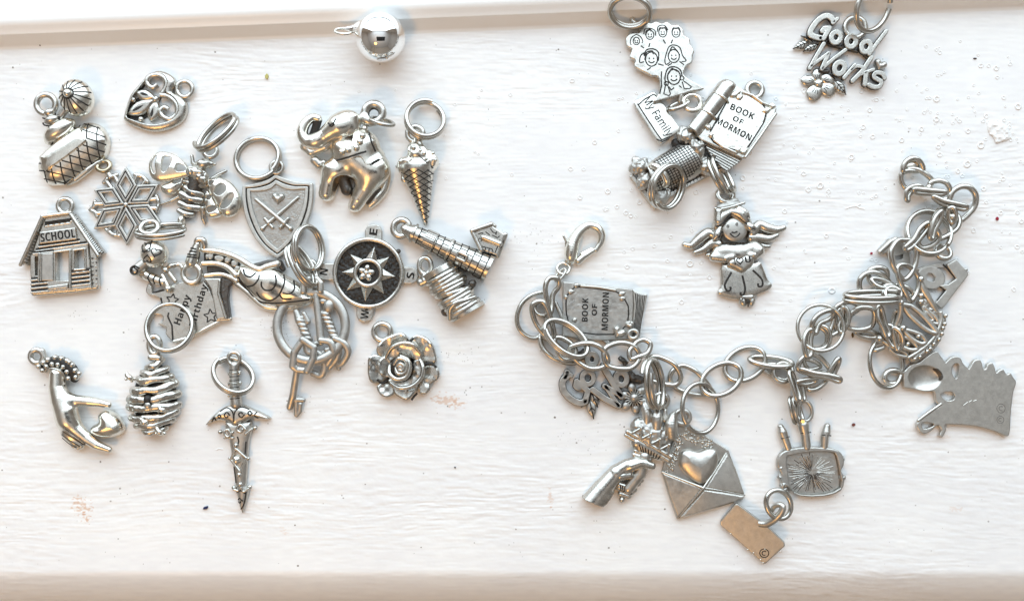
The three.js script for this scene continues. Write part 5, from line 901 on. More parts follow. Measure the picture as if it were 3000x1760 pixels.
// ---------------------------------------------------------------- the chain bracelet and what hangs from it
{
  const t = new Thing('chain_bracelet', 'silver chain bracelet of large oval links with a lobster clasp', 'bracelet', null, [0, 0, 1], [2200, 950], { mid: 22 });
  const W = 8.2, link = (x, y, a, b, phi, h, rise = 8, o = {}) => t.ring('link', x, y, a, b, phi, W, { h, rise, ...o });
  const jump = (x, y, a, b, phi, h, rise, o = {}) => t.ring('jump_ring', x, y, a, b, phi, 7.2, { h, rise, ...o });
  // clasp
  const q = (x, y, z, r) => [1480 + x / 3.52, 640 + y / 3.52, z, r / 3.52];
  t.part('clasp', SU(4, spath([q(700, 450, 18, 30), q(690, 400, 20, 62), q(700, 320, 20, 72), q(730, 220, 20, 62), q(790, 130, 20, 50), q(870, 80, 20, 42), q(960, 100, 20, 42), q(1008, 170, 20, 40), q(1000, 250, 20, 36), q(950, 330, 20, 28)])), M.bright, { cell: 0.9 });
  t.part('clasp_lever', U(path([q(770, 440, 16, 40), q(830, 390, 18, 34), q(935, 325, 18, 24)]), path([q(800, 370, 18, 20), q(900, 320, 18, 20)])), M.bright);
  t.part('clasp_thumb', path([q(640, 450, 16, 10), q(640, 320, 18, 14), q(645, 240, 20, 16), q(615, 185, 22, 12)]), M.silver);
  t.ring('clasp_ring', 1655, 788, 18, 16, 0, 5.2, { h: 12, rise: 4, m: M.bright });
  t.ring('clasp_ring', 1646, 806, 22, 8, -50, 4, { h: 16, rise: 6 });
  // every link is a closed wire traced where it lies; its height over the board is h, one end a little higher
  const at = (x0, y0) => (pts, h, o = {}) => t.tube(o.name ?? 'link', pts.map(([x, y], i) => [x0 + x / 2.8, y0 + y / 2.8, Math.max(8, h + (o.lean ?? 5) * Math.sin((i / pts.length) * Math.PI * 2 + (o.ph ?? 0))), (o.r ?? 7.4) * 1.08]), M.wire, { closed: true, n: 5, sides: 10 });
  const d = at(1500, 780), e = at(1780, 960), c = at(2300, 880), b = at(2440, 700), a = at(2600, 450);
  // run below the clasp
  d([[320, 385], [295, 290], [283, 170], [318, 100], [385, 108], [392, 165], [345, 235], [338, 330]], 42, { lean: 9 });
  d([[280, 225], [180, 235], [90, 310], [52, 430], [82, 530], [160, 585], [235, 575], [285, 480], [300, 330]], 14, { name: 'jump_ring', r: 6.6 });
  t.ring('jump_ring', 1593, 903, 23, 21, 0, 5.5, { h: 22, rise: 5, turns: 2 });
  d([[178, 385], [182, 312], [248, 288], [292, 335], [332, 450], [352, 572], [282, 562], [215, 482]], 46);
  t.ring('split_ring', 1660, 990, 72, 38, 38, 6.8, { h: 56, rise: 16, turns: 2, start: 150 });
  d([[245, 580], [270, 682], [372, 762], [500, 792], [545, 762], [430, 690], [335, 615]], 18);
  d([[360, 590], [380, 692], [430, 758], [515, 745], [520, 660], [430, 590]], 38);
  d([[480, 670], [570, 630], [662, 630], [735, 668], [785, 740], [765, 812], [650, 832], [540, 772]], 54, { lean: 8 });
  e([[-30, 200], [0, 150], [100, 118], [200, 138], [258, 200], [250, 272], [180, 326], [60, 322], [-10, 290]], 50, { lean: 8, ph: 2 });
  e([[218, 140], [180, 190], [192, 250], [245, 235], [330, 200], [352, 130], [300, 96], [245, 112]], 42);
  e([[340, 250], [420, 235], [550, 298], [604, 400], [560, 465], [440, 450], [362, 420], [320, 330]], 22);
  e([[520, 420], [542, 350], [622, 308], [722, 350], [802, 430], [850, 500], [835, 540], [740, 548], [630, 522], [560, 482]], 14);
  link(2114, 1110, 62, 42, -30, 24, 6); link(2184, 1066, 62, 44, -30, 15, 6); link(2258, 1058, 62, 13, 6, 28, 14);
  t.tube('link', [[2232, 1078, 14, 7.2], [2262, 1098, 12, 7.2], [2300, 1112, 14, 7.2], [2318, 1096, 18, 7.2], [2296, 1074, 22, 7.2], [2256, 1066, 18, 7.2]], M.wire, { closed: true });
  t.ring('jump_ring', 2292, 1090, 27, 27, 0, 6, { h: 26, rise: 5, turns: 2 });
  // knot above the cake
  t.ring('jump_ring', 2393, 959, 67, 66, 0, 5.8, { h: 62, rise: 6, gap: 4, start: 12 });
  c([[195, 252], [192, 188], [240, 118], [322, 82], [372, 100], [340, 150], [262, 190], [232, 262]], 54, { lean: 8 });
  c([[148, 250], [118, 340], [140, 446], [182, 430], [178, 330], [192, 246]], 66, { r: 7 });
  c([[250, 200], [322, 225], [348, 300], [312, 382], [206, 392], [166, 300], [190, 222]], 40); c([[262, 216], [330, 262], [330, 350], [262, 396], [186, 360], [186, 262]], 24, { r: 6.5 });
  c([[355, 288], [440, 242], [486, 170], [478, 88], [440, 72], [400, 120], [372, 210]], 36);
  c([[92, 560], [110, 478], [188, 432], [272, 472], [352, 572], [338, 620], [220, 600]], 50); c([[100, 552], [205, 582], [322, 600], [412, 628], [404, 655], [310, 622], [190, 602]], 64, { r: 6.6 });
  c([[322, 600], [372, 505], [402, 468], [414, 492], [386, 570], [350, 636]], 58, { r: 6.6 }); c([[190, 722], [252, 722], [318, 672], [350, 610], [300, 590], [210, 650]], 22); c([[82, 662], [160, 638], [232, 634], [224, 664], [150, 680]], 44, { r: 6.2 });
  c([[150, 480], [240, 500], [280, 540], [190, 560]], 30, { r: 6 });
  c([[12, 590], [40, 700], [70, 800], [100, 790], [76, 690], [44, 590]], 52, { r: 6.4, lean: 9 }); c([[92, 680], [112, 750], [132, 810], [150, 790], [136, 710], [112, 660]], 34, { r: 6.4 });
  // run towards the crown
  b([[8, 585], [62, 530], [132, 518], [202, 556], [150, 610], [92, 650], [70, 740], [30, 770]], 34); b([[62, 560], [100, 600], [98, 680], [50, 760], [30, 720], [56, 640]], 48, { r: 6.6 });
  b([[128, 612], [200, 564], [290, 574], [314, 640], [286, 720], [180, 742], [104, 712]], 46, { lean: 8 }); b([[190, 760], [280, 752], [380, 790], [330, 810], [240, 795]], 18);
  b([[334, 555], [328, 640], [366, 730], [398, 800], [424, 770], [392, 690], [362, 580]], 62, { r: 7 }); b([[420, 700], [486, 740], [506, 830], [470, 880], [420, 800], [380, 720]], 42);
  b([[198, 410], [198, 335], [248, 286], [322, 278], [396, 312], [440, 372], [400, 420], [300, 420], [240, 450]], 44); b([[300, 256], [380, 238], [432, 272], [424, 352], [350, 378], [292, 332]], 26); b([[288, 330], [300, 372], [360, 402], [440, 410], [470, 390], [380, 340]], 56, { r: 6.4 });
  b([[542, 20], [482, 28], [430, 110], [436, 196], [474, 268], [546, 336], [622, 262], [652, 132], [606, 30]], 60, { lean: 8 });
  b([[488, 240], [542, 218], [612, 248], [668, 322], [664, 424], [606, 506], [556, 450], [500, 340]], 56, { ph: 2, lean: 8 }); b([[500, 380], [560, 390], [630, 440], [600, 470], [530, 430]], 40, { r: 6.4 });
  t.ring('split_ring', 2535, 870, 78, 7, -1, 6.6, { h: 78, rise: 26, turns: 2 }); t.ring('jump_ring', 2600, 862, 22, 20, 0, 7, { h: 66, rise: 8 });
  b([[500, 590], [530, 640], [500, 720], [470, 750], [480, 650]], 40, { r: 6.4 }); b([[460, 730], [520, 770], [540, 850], [500, 900]], 50, { r: 7 });
  // far end
  t.ring('split_ring', 2711, 684, 62, 62, 0, 6.4, { h: 40, rise: 20, turns: 2, start: 40 });
  a([[105, 775], [170, 712], [222, 622], [282, 580], [290, 620], [240, 690], [180, 760], [120, 800]], 60, { r: 7 }); a([[222, 640], [282, 596], [352, 632], [384, 692], [342, 752], [255, 780], [212, 722]], 52);
  a([[286, 690], [306, 600], [340, 522], [382, 492], [372, 562], [334, 640], [316, 710]], 72, { r: 6.8 }); a([[552, 528], [542, 612], [472, 672], [386, 708], [346, 680], [352, 560], [402, 474], [470, 462]], 42, { lean: 9 });
  a([[455, 468], [490, 466], [506, 530], [486, 580], [458, 540]], 60, { r: 7 });
  a([[484, 412], [504, 332], [568, 284], [640, 288], [697, 345], [698, 432], [652, 502], [580, 558], [540, 520], [508, 462]], 32, { r: 8.4, lean: 7 });
  a([[330, 366], [420, 402], [520, 426], [602, 448], [588, 472], [500, 450], [400, 424]], 56, { r: 6.4 }); a([[330, 256], [400, 234], [462, 258], [494, 316], [496, 372], [420, 380], [350, 330]], 34);
  a([[188, 305], [300, 316], [428, 330], [404, 350], [300, 342], [200, 334]], 54, { r: 6.6 }); a([[128, 384], [128, 322], [172, 282], [236, 276], [262, 300], [200, 320], [160, 350], [150, 398]], 40, { r: 6 });
  a([[112, 152], [134, 80], [192, 50], [250, 78], [280, 140], [240, 150], [170, 150]], 30, { r: 7.6, name: 'end_link' }); a([[118, 166], [186, 134], [262, 152], [352, 226], [318, 292], [250, 312], [150, 292], [108, 222]], 22, { r: 7.6, name: 'end_link' });
  t.part('end_plate', ell([2668, 488, 20], [27, 16, 10], -10), M.bright);
  t.part('end_bead', U(sph(2712, 553, 40, 9), sph(2773, 640, 60, 10)), M.bright);
}
{ // dark book
  const t = new Thing('book_charm', 'grey book charm turned sideways below the lobster clasp, half under chain links', 'charm', WORN, [1480, 640, 3.52], [980, 930], { mid: 8 });
  const cov = [[592, 650], [1312, 728], [1318, 900], [1300, 1240], [940, 1260], [590, 1210]], cover = plate(cov, 20, 96, 12);
  t.part('cover', ROUGH(cover, 0.6, 30), M.dull);
  const F = sp([[640, 790], [700, 720], [780, 708], [1130, 752], [1200, 810], [1262, 900], [1258, 1060], [1220, 1120], [1110, 1190], [760, 1170], [650, 1060], [625, 900]], 2, true);
  t.lines('panel_line', null, [closeL(F)], 8, M.patina, { z: 97 });
  t.part('frame_rod', path([[780, 696, 98, 14], [960, 710, 100, 15], [1130, 740, 98, 14]]), M.pewter);
  for (const [x0, y0, x1, y1] of [[700, 700, 770, 680], [640, 760, 720, 750], [1170, 830, 1240, 820], [1160, 790, 1240, 760], [1230, 1110, 1290, 1050], [600, 820, 650, 800], [700, 1020, 730, 1070]]) t.part('corner_leaf', puff(leaf2(x0, y0, x1, y1, 28), 86, 12, 20, 20), M.pewter, { cell: 0.8 });
  t.text('BOOK', 820, 940, 242, 62, 88, 97); t.text('OF', 916, 940, 118, 54, 88, 97); t.text('MORMON', 1027, 955, 385, 66, 88, 97);
  const pg = plate([[1312, 735], [1380, 775], [1462, 782], [1440, 900], [1400, 1080], [1385, 1220], [1300, 1240], [1318, 900]], 0, 84, 10);
  t.part('page_block', pg, M.pewter);
  t.lines('page_edge', pg, Array.from({ length: 6 }, (_, i) => [[1335 + i * 20, 770 + i * 4], [1350 + i * 14, 900], [1312 + i * 12, 1225]]), 5.5);
  t.part('spine_leaf', path([[520, 870, 60, 20], [590, 1020, 60, 24]]), M.pewter);
}
{ // Good Works, lower
  const t = new Thing('good_works_charm', 'openwork lettering charm half hidden under the chain, its G with a leaf below', 'charm', WORN, [1500, 900, 3.696], [980, 850], { mid: 10 });
  const o = (cx, cy, rx, ry, d) => closeL(ring2(cx, cy, rx, ry, d, 18));
  strokes(t, 'letter', [[[[595, 745], [550, 800], [560, 900], [640, 990], [730, 1030], [790, 1015]], 36], [[[640, 735], [590, 700]], 26, 0], [[[600, 700], [575, 760]], 30, 0], [[[790, 1015], [820, 900], [700, 800], [690, 850], [720, 870]], 32, 0], [o(820, 762, 62, 68, 0), 28, 0], [[[875, 890], [1000, 985], [1150, 1060]], 34, 0], [[[1150, 1060], [1010, 850]], 26, 0], [[[1000, 850], [1180, 950]], 30, 0], [[[1180, 960], [1080, 800], [985, 640]], 34, 0], [o(1180, 770, 58, 68, -10), 30, 0], [o(865, 560, 50, 60, 0), 30, 0], [[[790, 180], [920, 290], [1040, 385]], 22, 0]], 20, 92, M.dull);
  const leaf = (x0, y0, x1, y1, w) => { const L = leaf2(x0, y0, x1, y1, w), q = puff(L, 10, 30, 24, 40); t.part('leaf', q, M.dull); t.lines('leaf_vein', q, [[[x0, y0], [x1, y1]], [[x0 + (x1 - x0) * 0.4, y0 + (y1 - y0) * 0.4], [x0 + (x1 - x0) * 0.6 + w * 0.5, y0 + (y1 - y0) * 0.55]], [[x0 + (x1 - x0) * 0.4, y0 + (y1 - y0) * 0.4], [x0 + (x1 - x0) * 0.6 - w * 0.5, y0 + (y1 - y0) * 0.6]]], 7); };
  leaf(840, 1000, 885, 1205, 56); leaf(860, 920, 930, 1080, 44); leaf(840, 1000, 750, 1080, 30);
  for (let i = 0; i < 6; i++) { const a = R(i * 60 + 18), x = 1318 + 105 * Math.cos(a), y = 985 + 115 * Math.sin(a); t.part('flower_petal', ell([x, y, 34], [62, 50, 40], i * 60 + 18), M.dull); }
  t.part('flower_bed', plate(ring2(1318, 978, 96, 96, 0, 20), 10, 68, 6), M.patina);
  t.lines('petal_line', null, Array.from({ length: 18 }, (_, i) => { const a = R(i * 20); return [[1318 + 50 * Math.cos(a), 978 + 50 * Math.sin(a)], [1318 + 98 * Math.cos(a), 978 + 98 * Math.sin(a)]]; }), 7, M.pewter, { z: 76 });
  t.part('flower_centre', sph(1318, 972, 80, 52), M.pewter);
  t.part('heart', puff(heart2(1150, 270, 74, 30), 110, 20, 40, 50), M.pewter);
  t.part('heart', puff(heart2(1270, 190, 46, -20), 110, 20, 30, 34), M.pewter);
  t.ring('loop', 1300, 290, 48, 44, 0, 20, { h: 150, m: M.pewter });
  t.part('leaf_clump', ROUGH(U(path([[1240, 700, 30, 50], [1300, 760, 40, 50], [1390, 790, 30, 44]]), path([[760, 520, 30, 50], [800, 480, 30, 40]]), path([[1180, 560, 40, 30], [1230, 600, 40, 30]])), 9, 24), M.patinaSoft);
}
{ // torch in a hand
  const t = new Thing('torch_hand_charm', 'charm of a sleeved hand gripping a flaming torch beside the envelope', 'charm', WORN, [1680, 1060, 3.08], [500, 850], { mid: 22 });
  const z = 84;
  t.part('forearm', SU(20, AND(SU(20, path([[150, 1290, z - 20, 104], [260, 1150, z - 14, 92], [380, 1010, z - 6, 78]]), path([[200, 1270, z - 30, 90], [300, 1200, z - 20, 80]])), column([[60, 1210], [260, 950], [420, 900], [480, 1000], [300, 1270], [270, 1300], [130, 1240]])), path([[400, 985, z, 72], [480, 930, z + 14, 62], [560, 900, z + 30, 52]])), M.silver);
  t.lines('sleeve_edge', null, [[[85, 1205], [150, 1250], [275, 1295]]], 10, M.patinaSoft, { z: 60 });
  t.part('hand', SU(16, ell([490, 935, 110], [92, 56, 50], -36), path([[520, 930, 120, 52], [600, 900, 134, 44], [700, 930, 124, 36]]), path([[560, 880, 110, 40], [640, 890, 120, 34]]), path([[420, 1020, 110, 44], [500, 1010, 110, 38]])), M.silver);
  for (const [x, y] of [[628, 1025], [610, 1065], [585, 1095], [640, 990]]) t.part('fingertip', sph(x, y, 84, 25), M.silver);
  const handle = path([[640, 850, 90, 56], [600, 1000, 80, 58], [500, 1140, 66, 54]]);
  t.part('torch_handle', handle, M.pewter);
  t.part('pommel', U(path([[410, 1100, 66, 30], [545, 1150, 66, 34]]), path([[420, 1130, 60, 36], [520, 1170, 60, 36]]), path([[430, 1190, 50, 30], [500, 1210, 50, 30]]), sph(440, 1245, 44, 28)), M.silver);
  t.lines('pommel_groove', null, Array.from({ length: 7 }, (_, i) => [[425 + i * 18, 1105 + i * 6], [420 + i * 16, 1155 + i * 6]]), 5, M.patina, { z: 98 });
  t.part('collar', U(path([[560, 800, 96, 26], [690, 840, 96, 30]]), path([[548, 835, 96, 26], [680, 875, 96, 28]])), M.silver);
  const bowl = SU(20, path([[575, 725, 76, 72], [775, 825, 76, 64]]), path([[600, 780, 76, 54], [740, 840, 74, 40]]));
  t.part('bowl', bowl, M.silver);
  t.lines('bowl_rib', bowl, Array.from({ length: 8 }, (_, i) => [[585 + i * 27, 735 + i * 14], [608 + i * 21, 800 + i * 10]]), 6.5);
  t.part('gallery_rim', U(path([[482, 622, 130, 22], [872, 850, 130, 24]]), path([[470, 655, 118, 20], [850, 880, 118, 22]])), M.silver);
  const fire = ROUGH(SU(30, ell([695, 655, 96], [190, 132, 72], 30), ell([605, 585, 84], [90, 84, 60])), 7, 24);
  t.part('lattice_bed', fire, M.dull);
  const za = (u, v) => { const c = Math.cos(R(31)), s = Math.sin(R(31)); return [530 + c * u - s * v, 625 + s * u + c * v]; };
  t.part('lattice', U(path(along([[0, 0], [40, -70], [90, 10], [140, -70], [185, 10], [235, -70], [280, 10], [330, -70], [370, 10]].map(([u, v]) => za(u, v)), 168, 11)), ...[[40, -70], [140, -70], [235, -70], [330, -70]].map(([u, v]) => sph(...za(u, v), 170, 15))), M.silver);
  const fl = (pts) => t.part('flame', spath(pts, 4), M.pewter);
  fl([[655, 560, 110, 40], [660, 470, 116, 46], [640, 400, 110, 34], [640, 360, 104, 12]]); fl([[740, 580, 120, 50], [745, 500, 126, 52], [750, 440, 116, 24]]); fl([[820, 520, 100, 30], [822, 440, 100, 20]]); fl([[880, 660, 110, 50], [870, 580, 120, 62], [880, 510, 116, 46], [905, 450, 106, 12]]);
  t.ring('loop', 782, 352, 66, 62, 0, 24, { h: 80, m: M.silver });
  t.part('loop_stem', path([[830, 370, 70, 24], [825, 440, 70, 22]]), M.silver);
  t.ring('split_ring', 714, 195, 212, 74, 84, 23, { h: 170, rise: 90, turns: 2, start: 120 });
}
{ // envelope
  const t = new Thing('envelope_charm', 'pewter envelope charm with open flap and a domed heart inside', 'charm', WORN, [1680, 1060, 3.08], [1170, 980], { mid: 14 });
  const P = [[935, 545], [985, 575], [1060, 600], [1190, 662], [1400, 795], [1460, 950], [1548, 1200], [1530, 1245], [960, 1412], [935, 1415], [860, 1200], [798, 990], [830, 880], [900, 730]];
  t.part('sheet', plate(P, 0, 36, 10), M.pewter);
  const fan = (pts, apex) => { const d2 = poly2(pts), [ax, ay, h, l] = apex; return { f: (x, y, z) => { const d = d2(x, y); return Math.max(-d, 10 - z, (z - 40 - h * clamp(1 - Math.hypot(x - ax, y - ay) / l, 0, 1) - Math.min(d, 14)) * 0.7); }, b: pbox(pts, 10, 120) }; };
  t.part('fold', fan([[800, 992], [1165, 1128], [940, 1412], [860, 1200]], [1165, 1128, 44, 440]), M.pewter);
  t.part('fold', fan([[1385, 822], [1460, 950], [1546, 1198], [1178, 1128]], [1165, 1128, 44, 440]), M.pewter);
  t.part('fold', fan([[1172, 1138], [1546, 1204], [1530, 1240], [950, 1412]], [1165, 1128, 52, 440]), M.pewter);
  t.part('fold_ridge', U(path([[800, 992, 44, 9], [1000, 1066, 72, 11], [1165, 1128, 96, 12]]), path([[1165, 1128, 96, 12], [1350, 1160, 66, 9], [1546, 1200, 40, 8]]), path([[1165, 1128, 98, 14], [1050, 1270, 70, 12], [945, 1408, 40, 9]]), path([[1165, 1128, 96, 12], [1275, 980, 66, 10], [1380, 825, 40, 9]])), M.silver);
  const stip = [];
  for (let i = 0; i < 210; i++) { const q = i / 210; let x, y; if (i % 2) { x = 985 + (rnd() - 0.5) * 70 - 120 * q; y = 640 + q * 340 + rnd() * 20; } else { x = 1000 + q * 260; y = 650 + q * 110 + (rnd() - 0.5) * 100; } stip.push(sph(x, y, 36 + rnd() * 3, 7 + rnd() * 5)); }
  t.part('stipple', U(...stip), M.silver, { cell: 0.8 });
  const hp = sp([[960, 850], [985, 800], [1050, 785], [1125, 805], [1200, 780], [1275, 790], [1308, 850], [1290, 950], [1210, 1075], [1130, 1102], [1030, 1030], [955, 930]], 4, true);
  t.part('heart', puff(hp, 20, 40, 56, 150), M.pewter);
  t.ring('loop', 982, 500, 66, 62, 0, 25, { h: 56, m: M.pewter });
  t.ring('jump_ring', 1135, 415, 222, 170, 84, 22, { h: 110, rise: 66, gap: 8, start: 60 });
}
{ // cake
  const t = new Thing('birthday_cake_charm', 'hollow-backed birthday cake charm with three candles, scratched recess facing up', 'charm', WORN, [2080, 1120, 2.64], [770, 640], { mid: 12 });
  const P = sp([[530, 565], [590, 520], [720, 497], [880, 500], [985, 522], [1030, 580], [1030, 640], [1010, 680], [1035, 730], [1012, 830], [880, 878], [690, 875], [610, 815], [545, 770], [545, 700], [518, 640]], 3, true), I = sp([[590, 585], [620, 560], [770, 535], [930, 535], [975, 570], [1000, 700], [1005, 810], [880, 860], [700, 862], [620, 810], [600, 700]], 2, true);
  t.part('tray_rim', DIFF(plate(P, 0, 60, 12), column(I), 8), M.dull);
  const rec = plate(I, 0, 26, 4);
  t.part('recess', ROUGH(rec, 0.7, 14), M.dull);
  t.lines('scratch', rec, Array.from({ length: 34 }, (_, i) => { const a = R(i * 8.2 + rnd() * 4), l0 = 14 + rnd() * 30, l1 = 110 + rnd() * 130; return [[790 + l0 * Math.cos(a), 698 + l0 * Math.sin(a)], [790 + l1 * Math.cos(a), 698 + l1 * Math.sin(a)]]; }), 3, M.patinaSoft, { keep: within(grow(I, 0.96)), sink: 0.3 });
  t.part('burnish', U(...Array.from({ length: 40 }, (_, i) => { const a = R(i * 9 + 3 + rnd() * 4), l0 = 30 + rnd() * 40, l1 = 90 + rnd() * 110; return cap([790 + l0 * Math.cos(a), 698 + l0 * Math.sin(a), 25, 3], [790 + Math.min(l1, 150) * Math.cos(a) * 1.2, 698 + Math.min(l1, 130) * Math.sin(a), 25, 4]); })), M.silver, { cell: 0.6 });
  const candle = (pts) => t.part('candle', path(pts), M.pewter);
  candle([[606, 510, 34, 30], [575, 425, 36, 34], [562, 385, 36, 36], [548, 345, 34, 25]]); candle([[748, 500, 36, 34], [735, 395, 36, 36], [722, 330, 38, 44]]); candle([[885, 495, 34, 30], [888, 420, 36, 34], [900, 385, 36, 34], [908, 340, 34, 26]]);
  t.lines('candle_groove', null, [[[545, 432], [610, 415]], [[695, 390], [775, 382]], [[858, 402], [930, 408]]], 5, M.patinaSoft, { z: 68 });
  for (const [x, y, r] of [[548, 655, 28], [548, 725, 26], [570, 790, 32], [1015, 590, 26], [1025, 735, 26], [585, 830, 24]]) t.part('icing_bump', ROUGH(sph(x, y, 34, r), 5, 12), M.dull);
  t.ring('loop', 738, 222, 76, 50, 82, 15, { h: 40, m: M.pewter });
  t.ring('split_ring', 655, 210, 100, 22, 74, 15, { h: 66, rise: 40, turns: 2 });
}
{ // tag
  const t = new Thing('tag_charm', 'plain rectangular tag charm glowing golden with a small stamped circle', 'charm', WORN, [2080, 1120, 2.64], [330, 1170], { mid: 24, tiltX: 8, tiltZ: 9.5, lift: 20 });
  const P = [[196, 940], [212, 936], [345, 1030], [470, 1125], [575, 1222], [578, 1250], [440, 1398], [425, 1402], [240, 1240], [88, 1110], [88, 1080]];
  t.part('plate', plate(P, -18, 18, 7), M.dull);
  t.lines('stamped_ring', null, [closeL(ring2(425, 1315, 34, 34, 0, 18)), arc(425, 1315, 17, 17, 60, 320, 8)], 4, M.patina, { z: 19 });
  t.part('edge_burr', U(...[[168, 1178], [300, 1295], [345, 1320], [400, 1370], [545, 1295], [430, 1285], [420, 1395]].map(([x, y]) => ell([x, y, 18], [9, 6, 4], 30))), M.bright, { cell: 0.6 });
  t.tube('loop', [[380, 1085, 8, 26], [440, 1075, 30, 28], [510, 1010, 60, 28], [550, 940, 66, 26], [530, 915, 50, 24], [490, 935, 30, 20], [460, 1000, 10, 20]], M.pewter);
  t.ring('jump_ring', 518, 915, 112, 88, 60, 21, { h: 40, rise: 30 });
}
{ // crown
  const t = new Thing('crown_charm', 'filigree crown charm with ball-tipped points and beaded rim tangled in the chain', 'charm', WORN, [2440, 660, 3.36], [840, 950], { mid: 34 });
  const r1 = [[740, 1295], [850, 1225], [950, 1140], [1020, 1040], [1055, 930], [1050, 860]], r2 = [[830, 1330], [930, 1265], [1030, 1170], [1090, 1050], [1110, 930]];
  t.part('rim', U(spath(along(r1, 150, 20)), spath(along(r2, 70, 22))), M.pewter);
  const mid = sp(r1, 3).map((p, i, a) => [p[0] + 40, p[1] + 22]);
  t.part('rim_band', spath(along(sp([[790, 1310], [890, 1245], [990, 1155], [1055, 1045], [1082, 930]], 2), 105, 38)), M.dull);
  for (const [x, y] of [[800, 1310], [850, 1290], [920, 1235], [985, 1165], [1035, 1120], [1065, 1065], [1090, 970], [1100, 890], [1075, 1010], [950, 1210]]) t.part('rim_bead', sph(x, y, 140, 24), M.silver, { cell: 0.8 });
  const lp = (pts, z, r = 17) => t.tube('filigree', along(pts, z, r * 1.35), M.pewter, { closed: true });
  lp([[690, 790], [760, 800], [860, 880], [960, 990], [1000, 1050], [930, 1040], [820, 960], [730, 870]], 170, 20); lp([[880, 800], [940, 850], [1000, 900], [1030, 960], [980, 960], [910, 880]], 140, 16); lp([[900, 850], [950, 890], [980, 930], [940, 930]], 150, 12);
  lp([[690, 1030], [760, 1040], [860, 1080], [900, 1140], [850, 1160], [760, 1110]], 160, 18); lp([[620, 1110], [700, 1100], [790, 1150], [820, 1210], [750, 1220], [660, 1180]], 150, 18); lp([[570, 1210], [640, 1220], [720, 1250], [740, 1290], [640, 1270]], 110, 16);
  t.tube('crown_point', [[640, 780, 210, 30], [640, 880, 190, 24], [600, 1000, 160, 22], [560, 1040, 130, 18]], M.pewter); t.tube('crown_point', [[850, 560, 150, 30], [880, 640, 150, 40], [960, 760, 140, 30], [1040, 880, 120, 20]], M.pewter); t.tube('crown_point', [[660, 780, 200, 26], [740, 790, 190, 22]], M.pewter);
  t.part('filigree_web', ROUGH(U(path([[890, 760, 100, 60], [1000, 900, 90, 60]]), path([[700, 1050, 90, 60], [850, 1170, 90, 70]]), path([[620, 1180, 80, 44], [740, 1240, 80, 44]])), 8, 26), M.dull);
  for (const [x, y, q, r] of [[632, 762, 230, 32], [850, 535, 170, 34], [852, 695, 170, 28], [850, 755, 170, 32], [670, 1010, 180, 36], [730, 1165, 150, 26], [830, 1090, 160, 26], [452, 1112, 170, 40], [605, 1050, 160, 22]]) t.part('ball', sph(x, y, q, r), M.silver, { cell: 0.8 });
  t.part('crown_side', SU(12, path([[390, 1230, 90, 22], [440, 1225, 100, 30], [500, 1200, 110, 24]]), path([[490, 1130, 110, 22], [560, 1180, 120, 22]])), M.pewter);
  t.ring('loop', 550, 660, 76, 66, 20, 28, { h: 190, m: M.pewter, rise: 16 });
}
{ // letter plate
  const t = new Thing('letter_plate_charm', 'flat pewter charm of a ring-shaped letter joined to angular bars near the crown', 'charm', WORN, [2440, 660, 3.36], [1060, 560], { mid: 8 });
  const disc = DIFF(plate(ring2(962, 515, 142, 112, 12, 26), 0, 58, 8), column([[910, 500], [935, 468], [975, 475], [1005, 508], [998, 550], [958, 555], [922, 540]]));
  t.part('letter', disc, M.pewter);
  t.part('letter', plate([[1115, 385], [1205, 335], [1328, 470], [1320, 500], [1075, 818], [1060, 818], [1000, 765], [1105, 640], [1040, 590], [1130, 580], [1205, 525], [1130, 420]], 0, 60, 8), M.pewter);
  t.part('join', plate([[820, 430], [900, 400], [1060, 370], [1130, 420], [1000, 420], [860, 460]], 0, 50, 8), M.pewter);
  t.lines('gap_line', null, [[[1080, 385], [1150, 460], [1200, 520]], [[1040, 600], [1105, 640], [1020, 740]]], 9, M.patina, { z: 56 });
  t.part('peg', cap([1290, 440, 30, 22], [1312, 440, 30, 20]), M.dull);
  t.ring('loop', 1072, 265, 78, 62, 20, 26, { h: 70, m: M.silver, rise: 20 });
}
{ // small plate under the links
  const t = new Thing('small_plate_charm', 'small pewter plate charm with a square hole mostly hidden under chain links', 'charm', WORN, [2440, 660, 3.36], [620, 270], { mid: 8 });
  t.part('plate', DIFF(plate([[440, 245], [555, 130], [610, 115], [650, 130], [740, 230], [760, 370], [700, 420], [570, 380], [530, 270], [480, 290]], 0, 60, 10), column([[605, 310], [690, 280], [680, 330], [625, 345]])), M.dull);
  t.part('bevel', path([[455, 262, 60, 22], [560, 165, 62, 26], [610, 135, 60, 24]]), M.pewter);
}
